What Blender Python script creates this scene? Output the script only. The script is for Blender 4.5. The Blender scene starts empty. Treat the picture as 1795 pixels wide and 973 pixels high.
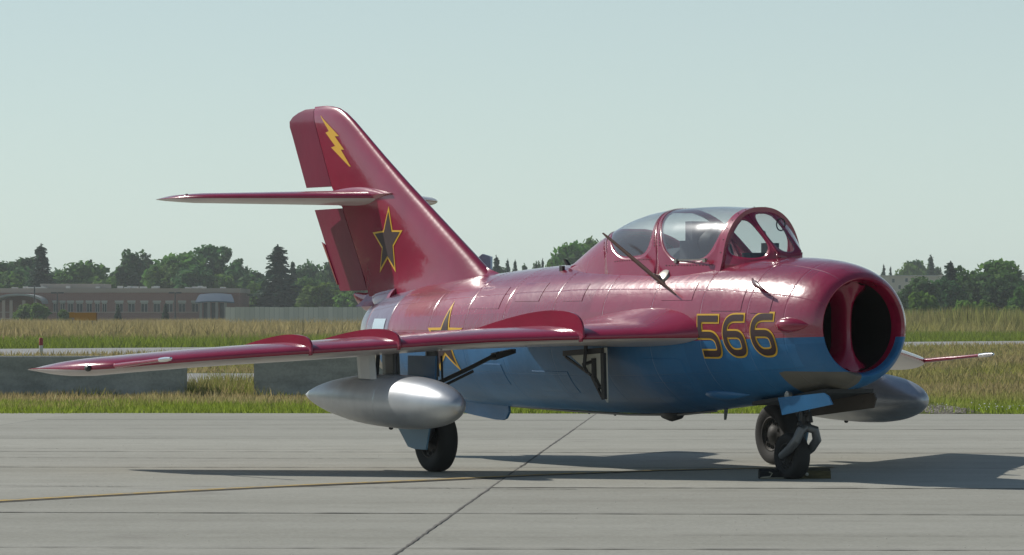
import bpy, bmesh, math, random
import numpy as np
from mathutils import Vector, Matrix
R = math.radians
PI = math.pi
sc = bpy.context.scene
COL = sc.collection
# ---------------------------------------------------------------- camera
F_PX, CAM_H, HOR = 7158.9, 1.456, 557.6            # focal length and horizon row in photo pixels (1795 x 973)
cd = bpy.data.cameras.new('camera'); cam = bpy.data.objects.new('camera', cd); COL.objects.link(cam)
cam.location = (0, 0, CAM_H); cam.rotation_euler = (R(90), 0, 0)
cd.sensor_width = 36; cd.lens = 36 * F_PX / 1795; cd.shift_y = (HOR - 486.5) / 1795
cd.clip_start = .5; cd.clip_end = 20000
sc.camera = cam
# ---------------------------------------------------------------- sky and sun
SUN_V = Vector((-1.10, .74, 1.0)).normalized()     # towards the sun
ELEV = math.asin(SUN_V.z); AZ = math.atan2(SUN_V.x, SUN_V.y)
wo = bpy.data.worlds.new('World'); sc.world = wo; wo.use_nodes = True
nt = wo.node_tree; bg = nt.nodes['Background']
sky = nt.nodes.new('ShaderNodeTexSky'); sky.sky_type = 'NISHITA'; sky.sun_disc = False
sky.sun_elevation = ELEV; sky.sun_rotation = AZ
sky.air_density = 1.0; sky.dust_density = .5; sky.ozone_density = 1.0; sky.altitude = 1500
tint = nt.nodes.new('ShaderNodeMix'); tint.data_type = 'RGBA'; tint.blend_type = 'MULTIPLY'; tint.inputs[0].default_value = 1
tint.inputs[7].default_value = (.91, 1.0, 1.02, 1)
veil = nt.nodes.new('ShaderNodeMix'); veil.data_type = 'RGBA'   # summer haze, thickest at the horizon all round
tcw = nt.nodes.new('ShaderNodeTexCoord'); sxw = nt.nodes.new('ShaderNodeSeparateXYZ'); nt.links.new(tcw.outputs['Generated'], sxw.inputs[0])
def wm(op, a, b):
    n = nt.nodes.new('ShaderNodeMath'); n.operation = op
    for i, v in ((0, a), (1, b)):
        if isinstance(v, (int, float)): n.inputs[i].default_value = v
        else: nt.links.new(v, n.inputs[i])
    return n.outputs[0]
hz_f = wm('MULTIPLY', .72, wm('EXPONENT', wm('MULTIPLY', wm('ABSOLUTE', sxw.outputs[2], 0), -3.6), 0))
nt.links.new(hz_f, veil.inputs[0]); veil.inputs[7].default_value = (10.6, 12.5, 12.0, 1)
nt.links.new(sky.outputs[0], tint.inputs[6]); nt.links.new(tint.outputs[2], veil.inputs[6]); nt.links.new(veil.outputs[2], bg.inputs[0])
bg.inputs[1].default_value = .068
sd = bpy.data.lights.new('sun', 'SUN'); sd.energy = 3.9; sd.angle = R(.53); sd.color = (1, .95, .87)
sun = bpy.data.objects.new('sun', sd); COL.objects.link(sun)
sun.rotation_euler = SUN_V.to_track_quat('Z', 'Y').to_euler(); sun.location = (-60, 40, 55)
sc.view_settings.view_transform = 'Standard'; sc.view_settings.look = 'None'
sc.view_settings.exposure = 0.0; sc.view_settings.gamma = 1

# ---------------------------------------------------------------- helpers
def M_(name, col, rough=.5, metal=0., coat=0., coat_r=.05, spec=.5):
    m = bpy.data.materials.new(name); m.use_nodes = True
    b = m.node_tree.nodes['Principled BSDF']
    b.inputs['Base Color'].default_value = (*col, 1); b.inputs['Roughness'].default_value = rough
    b.inputs['Metallic'].default_value = metal; b.inputs['Coat Weight'].default_value = coat
    b.inputs['Coat Roughness'].default_value = coat_r; b.inputs['Specular IOR Level'].default_value = spec
    return m
def N(m, t, **kw):
    n = m.node_tree.nodes.new(t)
    for k, v in kw.items(): setattr(n, k, v)
    return n
def LK(m, a, b): m.node_tree.links.new(a, b)
def B(m): return m.node_tree.nodes['Principled BSDF']
def coords(m, kind='Object', scale=(1, 1, 1)):
    t = N(m, 'ShaderNodeTexCoord'); mp = N(m, 'ShaderNodeMapping'); mp.inputs['Scale'].default_value = scale
    LK(m, t.outputs[kind], mp.inputs[0]); return mp.outputs[0]
def noise(m, co, scale, detail=4, rough=.55):
    n = N(m, 'ShaderNodeTexNoise'); n.inputs['Scale'].default_value = scale
    n.inputs['Detail'].default_value = detail; n.inputs['Roughness'].default_value = rough
    LK(m, co, n.inputs['Vector']); return n.outputs['Fac']
def ramp(m, fac, stops):
    r = N(m, 'ShaderNodeValToRGB'); e = r.color_ramp.elements
    while len(e) > 1: e.remove(e[-1])
    e[0].position = stops[0][0]; e[0].color = (*stops[0][1], 1)
    for p, c in stops[1:]:
        k = e.new(p); k.color = (*c, 1)
    LK(m, fac, r.inputs[0]); return r.outputs[0]
def mix(m, fac, a, b, blend='MIX'):
    n = N(m, 'ShaderNodeMix', data_type='RGBA', blend_type=blend)
    for i, v in ((0, fac), (6, a), (7, b)):
        if isinstance(v, (int, float)): n.inputs[i].default_value = v
        elif isinstance(v, tuple): n.inputs[i].default_value = (*v, 1)
        else: LK(m, v, n.inputs[i])
    return n.outputs[2]
def math_(m, op, a, b=0., clamp=False):
    n = N(m, 'ShaderNodeMath', operation=op, use_clamp=clamp)
    for i, v in ((0, a), (1, b)):
        if isinstance(v, (int, float)): n.inputs[i].default_value = v
        else: LK(m, v, n.inputs[i])
    return n.outputs[0]
def bump(m, h, strength, dist):
    n = N(m, 'ShaderNodeBump'); n.inputs['Strength'].default_value = strength; n.inputs['Distance'].default_value = dist
    LK(m, h, n.inputs['Height']); LK(m, n.outputs[0], B(m).inputs['Normal']); return n.outputs[0]

class MB:
    def __init__(s): s.v = []; s.f = []; s.m = []
    def add(s, vs, fs, mi=0):
        o = len(s.v); s.v += [tuple(p) for p in vs]
        for f in fs: s.f.append([i + o for i in f]); s.m.append(mi)
    def box(s, x0, y0, z0, x1, y1, z1, mi=0, T=None):
        vs = [Vector((x, y, z)) for z in (z0, z1) for y in (y0, y1) for x in (x0, x1)]
        if T is not None: vs = [T @ p for p in vs]
        s.add(vs, [(0, 2, 3, 1), (4, 5, 7, 6), (0, 1, 5, 4), (2, 6, 7, 3), (0, 4, 6, 2), (1, 3, 7, 5)], mi)
    def rings(s, rings, closed=True, cap0=True, cap1=True, mi=0):
        n = len(rings[0]); o = len(s.v)
        for r in rings: s.v += [tuple(p) for p in r]
        for k in range(len(rings) - 1):
            for i in range(n if closed else n - 1):
                j = (i + 1) % n
                s.f.append([o + k * n + i, o + k * n + j, o + (k + 1) * n + j, o + (k + 1) * n + i])
                s.m.append(mi if not callable(mi) else mi(k, i))
        if cap0: s.f.append([o + i for i in reversed(range(n))]); s.m.append(0 if callable(mi) else mi)
        if cap1: s.f.append([o + (len(rings) - 1) * n + i for i in range(n)]); s.m.append(0 if callable(mi) else mi)
    def tube(s, pts, rad, n=10, mi=0, cap=True):
        pts = [Vector(p) for p in pts]
        if isinstance(rad, (int, float)): rad = [rad] * len(pts)
        rs = []; ref = None
        for i, p in enumerate(pts):
            t = (pts[min(i + 1, len(pts) - 1)] - pts[max(i - 1, 0)]).normalized()
            if ref is None: ref = t.orthogonal().normalized()
            ref = (ref - t * ref.dot(t)).normalized(); q = t.cross(ref)
            rs.append([p + (ref * math.cos(a) + q * math.sin(a)) * rad[i] for a in [2 * PI * k / n for k in range(n)]])
        s.rings(rs, True, cap, cap, mi)
    def lathe(s, prof, axis='x', c=(0, 0, 0), n=32, mi=0, cap0=False, cap1=False):
        rs = []
        for (a, r) in prof:
            ring = []
            for k in range(n):
                t = 2 * PI * k / n; u, w = r * math.cos(t), r * math.sin(t)
                ring.append({'x': (c[0] + a, c[1] + u, c[2] + w), 'y': (c[0] + w, c[1] + a, c[2] + u), 'z': (c[0] + u, c[1] + w, c[2] + a)}[axis])
            rs.append(ring)
        s.rings(rs, True, cap0, cap1, mi)
    def build(s, name, mats, parent=None, smooth=True, angle=35, loc=None, fix=True):
        me = bpy.data.meshes.new(name); me.from_pydata(s.v, [], s.f)
        mats = mats if isinstance(mats, (list, tuple)) else [mats]
        for m in mats: me.materials.append(m)
        me.polygons.foreach_set('material_index', s.m)
        if fix:
            bm = bmesh.new(); bm.from_mesh(me); bmesh.ops.remove_doubles(bm, verts=bm.verts, dist=1e-5)
            bmesh.ops.recalc_face_normals(bm, faces=bm.faces); bm.to_mesh(me); bm.free()
        if smooth:
            me.shade_smooth()
            try: me.set_sharp_from_angle(angle=R(angle))
            except Exception: pass
        o = bpy.data.objects.new(name, me); COL.objects.link(o)
        if parent: o.parent = parent
        if loc: o.location = loc
        return o
def tag(o, label=None, cat=None, group=None, kind=None):
    for k, v in (('label', label), ('category', cat), ('group', group), ('kind', kind)):
        if v: o[k] = v
    return o
def empty(name, loc=(0, 0, 0), rz=0., parent=None):
    o = bpy.data.objects.new(name, None); COL.objects.link(o); o.location = loc; o.rotation_euler = (0, 0, rz)
    o.empty_display_size = .3
    if parent: o.parent = parent
    return o
def copy_tree(o, parent=None):
    c = o.copy(); COL.objects.link(c); c.parent = parent
    for ch in [q for q in COL.objects if q.parent == o]: copy_tree(ch, c)
    return c
def lerp(a, b, t): return a + (b - a) * t
def interp(x, tab, k=1):
    if x <= tab[0][0]: return tab[0][k]
    for a, b in zip(tab, tab[1:]):
        if x <= b[0]: return lerp(a[k], b[k], (x - a[0]) / (b[0] - a[0]))
    return tab[-1][k]
def smooth_interp(x, tab, k=1):
    xs = [t[0] for t in tab]; ys = [t[k] for t in tab]; n = len(xs)
    if x <= xs[0]: return ys[0]
    if x >= xs[-1]: return ys[-1]
    i = next(j for j in range(n - 1) if x <= xs[j + 1])
    def sl(j):
        if j == 0: return (ys[1] - ys[0]) / (xs[1] - xs[0])
        if j == n - 1: return (ys[-1] - ys[-2]) / (xs[-1] - xs[-2])
        d0 = (ys[j] - ys[j - 1]) / (xs[j] - xs[j - 1]); d1 = (ys[j + 1] - ys[j]) / (xs[j + 1] - xs[j])
        return 0 if d0 * d1 <= 0 else 2 * d0 * d1 / (d0 + d1)
    hh = xs[i + 1] - xs[i]; t = (x - xs[i]) / hh
    return (2*t**3 - 3*t*t + 1) * ys[i] + (t**3 - 2*t*t + t) * hh * sl(i) + (-2*t**3 + 3*t*t) * ys[i+1] + (t**3 - t*t) * hh * sl(i+1)
def px(x, y, d):            # a point of the place at distance d that the photograph shows at this pixel
    return Vector(((x - 897.5) * d / F_PX, d, CAM_H - (y - HOR) * d / F_PX))

# ---------------------------------------------------------------- materials of the aircraft
def paint(name, col, rough=.32, wob=.35, coat=.75, coat_r=.11):
    m = M_(name, col, rough, 0, coat, coat_r)
    co = coords(m)
    n = noise(m, co, 3.2, 3); n2 = noise(m, coords(m, scale=(1, 1, 1)), 17, 3)
    h = math_(m, 'ADD', n, math_(m, 'MULTIPLY', n2, .22))
    nb = bump(m, h, wob, .02); LK(m, nb, B(m).inputs['Coat Normal'])
    v = noise(m, co, 2.1, 5)
    LK(m, mix(m, 1., (*col,), ramp(m, v, [(.3, (.86, .86, .86)), (.7, (1.1, 1.1, 1.1))]), 'MULTIPLY'), B(m).inputs['Base Color'])
    return m
RED, BLUE = (.29, .006, .042), (.028, .15, .33)
m_red = paint('crimson_paint', RED, .24, .24)
m_fin = paint('fin_paint', RED, .26, .16, .8, .035)
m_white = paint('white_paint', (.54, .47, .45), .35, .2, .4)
m_rud = paint('rudder_paint', (.18, .009, .040), .40, .2, .25); B(m_rud).inputs['Specular IOR Level'].default_value = .25
m_blue = paint('blue_paint', BLUE, .4, .2, .3)
m_yellow = M_('yellow_paint', (.72, .42, .03), .4)
m_maroon = M_('dark_maroon_paint', (.035, .012, .014), .5)
m_steel = M_('bare_steel', (.34, .33, .30), .42, .75)
m_silver = M_('silver_paint', (.60, .62, .65), .36, .82)
m_dark = M_('dark_metal', (.05, .05, .052), .5, .3)
m_grey = M_('grey_metal', (.16, .165, .17), .45, .4)
m_hub = M_('wheel_hub_metal', (.05, .048, .045), .5, .4)
m_rubber = M_('tyre_rubber', (.022, .021, .02), .75)
m_duct_shade = M_('duct_shade_black', (.013, .011, .011), .75, spec=.2)  # near black stands in for the shade inside the ducts
m_primer = M_('door_primer', (.78, .76, .66), .5)
m_cock = M_('cockpit_black', (.02, .022, .022), .6)
m_seat = M_('seat_fabric', (.05, .06, .07), .8)
m_sky_patch = M_('painted_sky_patch', (.55, .68, .76), .35)  # reflected sky painted as pale blue
m_chromev = M_('bright_metal', (.8, .8, .8), .18, 1)
def fuselage_paint():
    m = paint('red_over_blue_paint', RED, .30, .36)
    b = B(m); base = b.inputs['Base Color'].links[0].from_socket
    t = N(m, 'ShaderNodeTexCoord'); s = N(m, 'ShaderNodeSeparateXYZ'); LK(m, t.outputs['Object'], s.inputs[0])
    x, z = s.outputs[0], s.outputs[2]
    zl = math_(m, 'ADD', math_(m, 'MULTIPLY', x, .024), 1.187)
    below = math_(m, 'LESS_THAN', z, zl)
    vb = noise(m, t.outputs['Object'], 2.0, 5)
    blue = mix(m, 1., BLUE, ramp(m, vb, [(.3, (.86, .86, .86)), (.7, (1.12, 1.12, 1.12))]), 'MULTIPLY')
    c = mix(m, below, base, blue)
    # unpainted steel tail ring below, violet grey band above
    tail = math_(m, 'LESS_THAN', x, -4.02)
    c = mix(m, math_(m, 'MULTIPLY', tail, math_(m, 'LESS_THAN', z, 1.16)), c, (.30, .27, .21))
    band = math_(m, 'MULTIPLY', math_(m, 'LESS_THAN', x, -3.62), math_(m, 'GREATER_THAN', x, -4.33))
    band = math_(m, 'MULTIPLY', band, math_(m, 'GREATER_THAN', z, zl))
    c = mix(m, band, c, (.17, .10, .155))
    # bare grey blast panel under the intake lip
    gx = math_(m, 'GREATER_THAN', x, 3.72)
    gz = math_(m, 'LESS_THAN', z, .985)
    gy = math_(m, 'MULTIPLY', math_(m, 'LESS_THAN', s.outputs[1], -.02), math_(m, 'GREATER_THAN', s.outputs[1], -.46))
    c = mix(m, math_(m, 'MULTIPLY', gx, math_(m, 'MULTIPLY', gz, gy)), c, (.15, .14, .115))
    LK(m, c, b.inputs['Base Color'])
    def fl(fac, a, b_): return math_(m, 'ADD', a, math_(m, 'MULTIPLY', fac, b_ - a))
    LK(m, fl(below, 1., .14), b.inputs['Coat Weight']); LK(m, fl(below, .26, .42), b.inputs['Roughness']); LK(m, fl(below, .75, .28), b.inputs['Specular IOR Level'])
    # each skin panel has its own slight tone
    ang_ = math_(m, 'ARCTAN2', s.outputs[1], math_(m, 'SUBTRACT', z, 1.28))
    cvx = N(m, 'ShaderNodeCombineXYZ'); LK(m, math_(m, 'FLOOR', math_(m, 'MULTIPLY', x, 1.22)), cvx.inputs[0]); LK(m, math_(m, 'FLOOR', math_(m, 'MULTIPLY', ang_, 2.4)), cvx.inputs[1])
    wn = N(m, 'ShaderNodeTexWhiteNoise'); LK(m, cvx.outputs[0], wn.inputs[0])
    c = mix(m, 1., c, ramp(m, wn.outputs['Value'], [(0, (.86, .86, .87)), (1, (1.12, 1.10, 1.10))]), 'MULTIPLY')
    LK(m, c, b.inputs['Base Color'])
    # panel seams and the bump of the skin
    seams = None
    for sx in (3.98, 3.45, 2.72, 1.9, 1.05, .1, -.9, -1.72, -2.55, -3.62, -4.33):
        d = math_(m, 'ABSOLUTE', math_(m, 'SUBTRACT', x, sx))
        k = math_(m, 'SUBTRACT', 1., math_(m, 'MULTIPLY', d, 90., True), True)
        seams = k if seams is None else math_(m, 'MAXIMUM', seams, k)
    for sa in (-.42, -.95, -1.5, -2.1, .42, .95, 1.5):
        d = math_(m, 'ABSOLUTE', math_(m, 'SUBTRACT', ang_, sa)); k = math_(m, 'SUBTRACT', 1., math_(m, 'MULTIPLY', d, 120., True), True)
        seams = math_(m, 'MAXIMUM', seams, k)
    bn = [n for n in m.node_tree.nodes if n.type == 'BUMP'][0]
    old = bn.inputs['Height'].links[0].from_socket
    LK(m, math_(m, 'SUBTRACT', old, math_(m, 'MULTIPLY', seams, .4)), bn.inputs['Height'])
    return m
m_fus = fuselage_paint()
def glass_mat(name, veil_):
    m = bpy.data.materials.new(name); m.use_nodes = True; n = m.node_tree.nodes; n.clear()
    o = n.new('ShaderNodeOutputMaterial'); tr = n.new('ShaderNodeBsdfTransparent'); gl = n.new('ShaderNodeBsdfGlossy')
    mx = n.new('ShaderNodeMixShader'); lw = n.new('ShaderNodeLayerWeight'); lw.inputs[0].default_value = .32
    tr.inputs[0].default_value = (.90, .94, .95, 1); gl.inputs['Roughness'].default_value = .15
    gl.inputs[0].default_value = (.95, .97, 1, 1)
    lw.inputs[0].default_value = .5
    pw = n.new('ShaderNodeMath'); pw.operation = 'POWER'; pw.inputs[1].default_value = 4.
    mm = n.new('ShaderNodeMath'); mm.operation = 'MULTIPLY_ADD'; mm.inputs[1].default_value = .85; mm.inputs[2].default_value = .06
    l = m.node_tree.links
    l.new(lw.outputs['Facing'], pw.inputs[0]); l.new(pw.outputs[0], mm.inputs[0]); l.new(mm.outputs[0], mx.inputs[0])
    l.new(gl.outputs[0], mx.inputs[2])
    df = n.new('ShaderNodeBsdfDiffuse'); df.inputs[0].default_value = (.75, .80, .85, 1); tl_ = n.new('ShaderNodeBsdfTranslucent'); tl_.inputs[0].default_value = (.75, .80, .85, 1)
    m1 = n.new('ShaderNodeMixShader'); m1.inputs[0].default_value = .5; l.new(df.outputs[0], m1.inputs[1]); l.new(tl_.outputs[0], m1.inputs[2])
    m2 = n.new('ShaderNodeMixShader'); m2.inputs[0].default_value = veil_; l.new(tr.outputs[0], m2.inputs[1]); l.new(m1.outputs[0], m2.inputs[2])
    l.new(m2.outputs[0], mx.inputs[1]); l.new(mx.outputs[0], o.inputs[0])
    return m
m_glass = glass_mat('canopy_glass', .17); m_wsg = glass_mat('windscreen_glass', .04)

# ================================================================ SETTING: ground
def concrete():
    m = M_('apron_concrete', (.3, .28, .25), .82, spec=.3)
    oi = N(m, 'ShaderNodeObjectInfo')
    g = N(m, 'ShaderNodeNewGeometry')
    mp = N(m, 'ShaderNodeMapping'); mp.inputs['Scale'].default_value = (.18, 1.1, 1); LK(m, g.outputs['Position'], mp.inputs[0])
    a = noise(m, mp.outputs[0], .55, 6, .62)
    b = noise(m, g.outputs['Position'], 26, 3, .6)
    c = ramp(m, a, [(.28, (.295, .287, .243)), (.5, (.345, .338, .29)), (.74, (.385, .378, .33))])
    c = mix(m, .55, c, ramp(m, b, [(.3, (.72, .72, .72)), (.62, (1.12, 1.12, 1.12))]), 'MULTIPLY')
    bl = noise(m, g.outputs['Position'], 2.6, 6, .65)
    c = mix(m, 1., c, ramp(m, bl, [(.3, (.93, .93, .92)), (.6, (1.03, 1.03, 1.03)), (.75, (1.07, 1.07, 1.06))]), 'MULTIPLY')
    st = noise(m, g.outputs['Position'], .9, 3)
    c = mix(m, ramp(m, st, [(.63, (0, 0, 0)), (.75, (.38, .38, .38))]), c, (.20, .185, .16))
    rv = math_(m, 'ADD', math_(m, 'MULTIPLY', oi.outputs['Random'], .14), .93)
    cv = N(m, 'ShaderNodeCombineXYZ')
    for i in range(3): LK(m, rv, cv.inputs[i])
    c = mix(m, 1., c, cv.outputs[0], 'MULTIPLY')
    LK(m, c, B(m).inputs['Base Color']); bump(m, b, .25, .006)
    return m
m_conc = concrete()
m_joint = M_('joint_sealant', (.09, .085, .075), .9)
apron = empty('apron'); tag(apron, kind='structure')
ang = -.054
Tg = Matrix.Rotation(ang, 4, 'Z')
# the base sheet carries the sealant strips in the gaps between the slabs
mb = MB(); mb.add([(-400, -400, -.03), (400, -400, -.03), (400, 62.6, -.03), (-400, 62.6, -.03)], [(0, 1, 2, 3)])
apron_base = mb.build('concrete_base', m_conc, apron, smooth=False, fix=False); 
SLX, SLY, GAP = 7.9, 4.63, .012
slab = None
y_rows = [25.75 + 4.63 * k for k in range(-2, 8)]
r0 = 1; jm = MB()
def slab_mesh(w, l):
    b = .005; mb = MB()
    lo = [(0, 0, -.028), (w, 0, -.028), (w, l, -.028), (0, l, -.028)]
    md = [(0, 0, -b), (w, 0, -b), (w, l, -b), (0, l, -b)]
    tp = [(b, b, 0), (w - b, b, 0), (w - b, l - b, 0), (b, l - b, 0)]
    mb.rings([lo, md, tp], True, False, True); return mb
random.seed(4)
for iy, y0 in enumerate(y_rows):
    for ix in range(-4, 4):
        l = SLY - GAP
        if iy == len(y_rows) - 1: l = 62.5 - y0 - .3
        p = Tg @ Vector((ix * SLX - 2.07, y0, 0))
        if slab is None or iy == len(y_rows) - 1 and ix == -4:
            o = slab_mesh(SLX - GAP, l).build('concrete_slab', m_conc, apron, smooth=False, fix=False); slab = o
        else:
            o = slab.copy(); COL.objects.link(o)
        o.parent = apron; o.location = p + Vector((0, 0, random.uniform(-.004, .002))); o.rotation_euler = (0, 0, ang)
ylo, yhi = y_rows[0] - .1, 62.3
for ix in range(-4, 5):
    xx = ix * SLX - 2.07 - GAP / 2
    jm.box(xx - .05, ylo, -.0295, xx + .05, yhi, -.004, 0, Tg)
for y0 in y_rows:
    jm.box(-40, y0 - GAP / 2 - .04, -.029, 40, y0 - GAP / 2 + .04, -.0045, 0, Tg)
tag(jm.build('joint_sealant', m_joint, apron, smooth=False, fix=False), kind='stuff')
# later cracks and tar seals across the slabs
random.seed(8)
def ground_strip(name, pts, w, m, z=.004, jitter=0., parent=None, wv=None):
    mb = MB(); P = [Vector((p[0], p[1], 0)) for p in pts]; L = []; Rr = []
    for i, p in enumerate(P):
        t = (P[min(i + 1, len(P) - 1)] - P[max(i - 1, 0)]).normalized(); nrm = Vector((-t.y, t.x, 0))
        ww = w * (1 if wv is None else wv[i])
        q = p + nrm * random.uniform(-jitter, jitter)
        L.append(q + nrm * ww / 2 + Vector((0, 0, z))); Rr.append(q - nrm * ww / 2 + Vector((0, 0, z)))
    mb.rings([L, Rr], False, False, False); return mb.build(name, m, parent, smooth=False, fix=False)
def line_pts(a, b, n): return [(lerp(a[0], b[0], i / n), lerp(a[1], b[1], i / n)) for i in range(n + 1)]
m_crack = M_('tar_seal', (.16, .154, .138), .9)
cracks = empty('tar_seals'); tag(cracks, kind='structure')
def gp(x, y):
    d = F_PX * CAM_H / (y - HOR); return ((x - 897.5) * d / F_PX, d)
for (a, b, w) in [((-40, 802), (760, 804.5), .05), ((900, 806), (1830, 813), .035), ((620, 855.5), (1010, 858), .05), ((-20, 851), (210, 853), .03),
                  ((-20, 786), (720, 789), .035), ((800, 790), (1830, 786), .03), ((-20, 768.5), (330, 767), .03), ((1060, 764), (1830, 769), .025),
                  ((1180, 938), (1840, 941), .02), ((100, 746), (700, 745), .02)]:
    A, Bp = gp(*a), gp(*b); n = 60
    ground_strip('tar_seal', line_pts(A, Bp, n), w, m_crack, .005, .03, cracks, [random.uniform(.25, 1.3) for _ in range(n + 1)])
for y0 in y_rows[1:9]:
    A = Tg @ Vector((-12, y0 - GAP / 2, 0)); Bp = Tg @ Vector((12, y0 - GAP / 2, 0)); n = 160
    ground_strip('tar_seal', line_pts(A, Bp, n), .055, m_crack, .005, .012, cracks, [random.uniform(.2, 1.25) for _ in range(n + 1)])
for ix in (0,):
    A = Tg @ Vector((-2.07 - GAP / 2, 20, 0)); Bp = Tg @ Vector((-2.07 - GAP / 2, 62, 0)); n = 200
    ground_strip('tar_seal', line_pts(A, Bp, n), .012, m_crack, .0055, .006, cracks, [random.uniform(.4, 1.5) for _ in range(n + 1)])
# yellow taxi line with a dark border
line_px = [(-60, 882), (0, 879), (150, 870.5), (300, 862.5), (420, 856.5), (560, 850), (700, 844.5), (840, 838), (1000, 831), (1150, 825.5), (1300, 822), (1460, 820)]
LP = [gp(*p) for p in line_px]
def fine(P, k=8):
    out = []
    for a, b in zip(P, P[1:]): out += [(lerp(a[0], b[0], i / k), lerp(a[1], b[1], i / k)) for i in range(k)]
    return out + [P[-1]]
LPf = fine(LP)
m_line = M_('line_paint', (.50, .36, .10), .8); n_ = noise(m_line, coords(m_line, 'Object'), 9, 5)
LK(m_line, ramp(m_line, n_, [(.38, (.30, .27, .21)), (.55, (.50, .35, .10))]), B(m_line).inputs['Base Color'])
m_lined = M_('line_border_paint', (.13, .115, .09), .85)
tl = empty('taxi_line'); tag(tl, kind='structure')
ground_strip('line_border', LPf, .30, m_lined, .004, 0, tl); ground_strip('line_stripe', LPf, .15, m_line, .008, 0, tl)
# grass ground and the strips of pavement beyond
def soil():
    m = M_('grass_soil', (.1, .1, .03), .95, spec=.1)
    g = N(m, 'ShaderNodeNewGeometry')
    a = noise(m, g.outputs['Position'], .22, 5); b = noise(m, g.outputs['Position'], 3.0, 4)
    c = ramp(m, a, [(.3, (.075, .105, .022)), (.5, (.13, .135, .045)), (.68, (.20, .165, .075))])
    LK(m, mix(m, .6, c, ramp(m, b, [(.3, (.6, .6, .6)), (.7, (1.25, 1.25, 1.25))]), 'MULTIPLY'), B(m).inputs['Base Color'])
    bump(m, b, .6, .05); return m
m_soil = soil()
mb = MB(); mb.add([(-1900, -900, -.06), (1900, -900, -.06), (1900, 2300, -.06), (-1900, 2300, -.06)], [(0, 1, 2, 3)])
tag(mb.build('ground', m_soil, smooth=False, fix=False), kind='structure')
# a raised verge of turf on the far side of the apron
mb = MB(); V = []
mb.box(-60, 62.62, -.06, 60, 420, -.01)
tag(mb.build('turf', m_soil, smooth=False, fix=False), kind='structure')
m_asph = M_('taxiway_asphalt', (.30, .30, .29), .85)
n_ = noise(m_asph, coords(m_asph), .6, 6); LK(m_asph, ramp(m_asph, n_, [(.3, (.27, .27, .26)), (.7, (.34, .34, .33))]), B(m_asph).inputs['Base Color'])
A, Bq = gp(-300, 614.3), gp(2100, 595.7); C2, D2 = gp(-300, 625.9), gp(2100, 604.8)
mb = MB(); mb.add([(*C2, .012), (*D2, .012), (*Bq, .012), (*A, .012)], [(0, 1, 2, 3)])
tag(mb.build('taxiway', m_asph, smooth=False, fix=False), kind='structure')
mb = MB(); mb.add([(-26, 91, .008), (3.0, 91, .008), (3.0, 107, .008), (-26, 107, .008)], [(0, 1, 2, 3)])
tag(mb.build('service_road', m_asph, smooth=False, fix=False), kind='structure')

# ================================================================ JET
TH = R(60.7)
jet = empty('jet_fighter', (.951, 39.736, 0), -TH)
tag(jet, 'crimson and blue jet fighter numbered 566 parked on the concrete apron', 'jet fighter')
FUS = [  # x, top z, bottom z
 (-4.62, 1.66, .955), (-4.40, 1.705, .86), (-4.0, 1.755, .765), (-3.63, 1.80, .69), (-3.2, 1.835, .625), (-2.4, 1.89, .575), (-1.45, 1.95, .556), (-.43, 1.99, .548),
 (.34, 2.0, .54), (1.38, 2.0, .56), (2.38, 2.005, .635), (3.0, 2.005, .69), (3.5, 2.0, .738), (3.75, 1.985, .765), (3.95, 1.965, .79), (4.10, 1.94, .815), (4.2, 1.915, .84), (4.28, 1.885, .866), (4.34, 1.855, .898), (4.37, 1.825, .93)]
def fus(x): return smooth_interp(x, FUS, 1), smooth_interp(x, FUS, 2)
def fus_cr(x):
    a, b = fus(x); return (a + b) / 2, (a - b) / 2
NEX = [(-1.6, 2.0), (0, 2.25), (1.0, 2.48), (2.7, 2.48), (3.5, 2.15), (4.0, 2.0)]
def fus_y(x, z, off=.004):
    c, r = fus_cr(x); n = smooth_interp(x, NEX) if z > c else 2.
    return -r * max(1 - (abs(z - c) / r) ** n, 1e-4) ** (1 / n) - off
def fus_ring(x, n=72):
    c, r = fus_cr(x); e = smooth_interp(x, NEX); out = []
    for k in range(n):
        t = 2 * PI * k / n; sn, cs = math.sin(t), math.cos(t); q = e if cs > 0 else 2.
        R_ = r * (abs(sn) ** q + abs(cs) ** q) ** (-1 / q); out.append((x, -R_ * sn, c + R_ * cs))
    return out
xs = [-4.62 + i * (8.4 / 60) for i in range(61)] + [3.86, 3.95, 4.03, 4.10, 4.16, 4.21, 4.25, 4.285, 4.315, 4.34, 4.358, 4.37]
NR = 72
def circ(x, c, r, n=NR): return [(x, -r * math.sin(2 * PI * k / n), c + r * math.cos(2 * PI * k / n)) for k in range(n)]
mb = MB()
rs = [fus_ring(x) for x in xs]
# intake lip rolls over into the bowl
c0, r_0 = fus_cr(4.37)
for (x, r) in ((4.378, r_0 - .012), (4.372, r_0 - .024), (4.35, r_0 - .036), (4.30, r_0 - .045)): rs.append(circ(x, c0, r))
mb.rings(rs, True, False, False)
fuselage = mb.build('fuselage', m_fus, jet)
# jet pipe inside the tail
mb = MB(); ct, rt = fus_cr(-4.62)
mb.rings([circ(-4.62, ct, rt), circ(-4.63, ct, rt - .012), circ(-4.62, ct, rt - .02), circ(-4.2, ct, rt - .05), circ(-3.6, ct, rt - .06)], True, False, True)
mb.build('jet_pipe', m_steel, fuselage)
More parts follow.
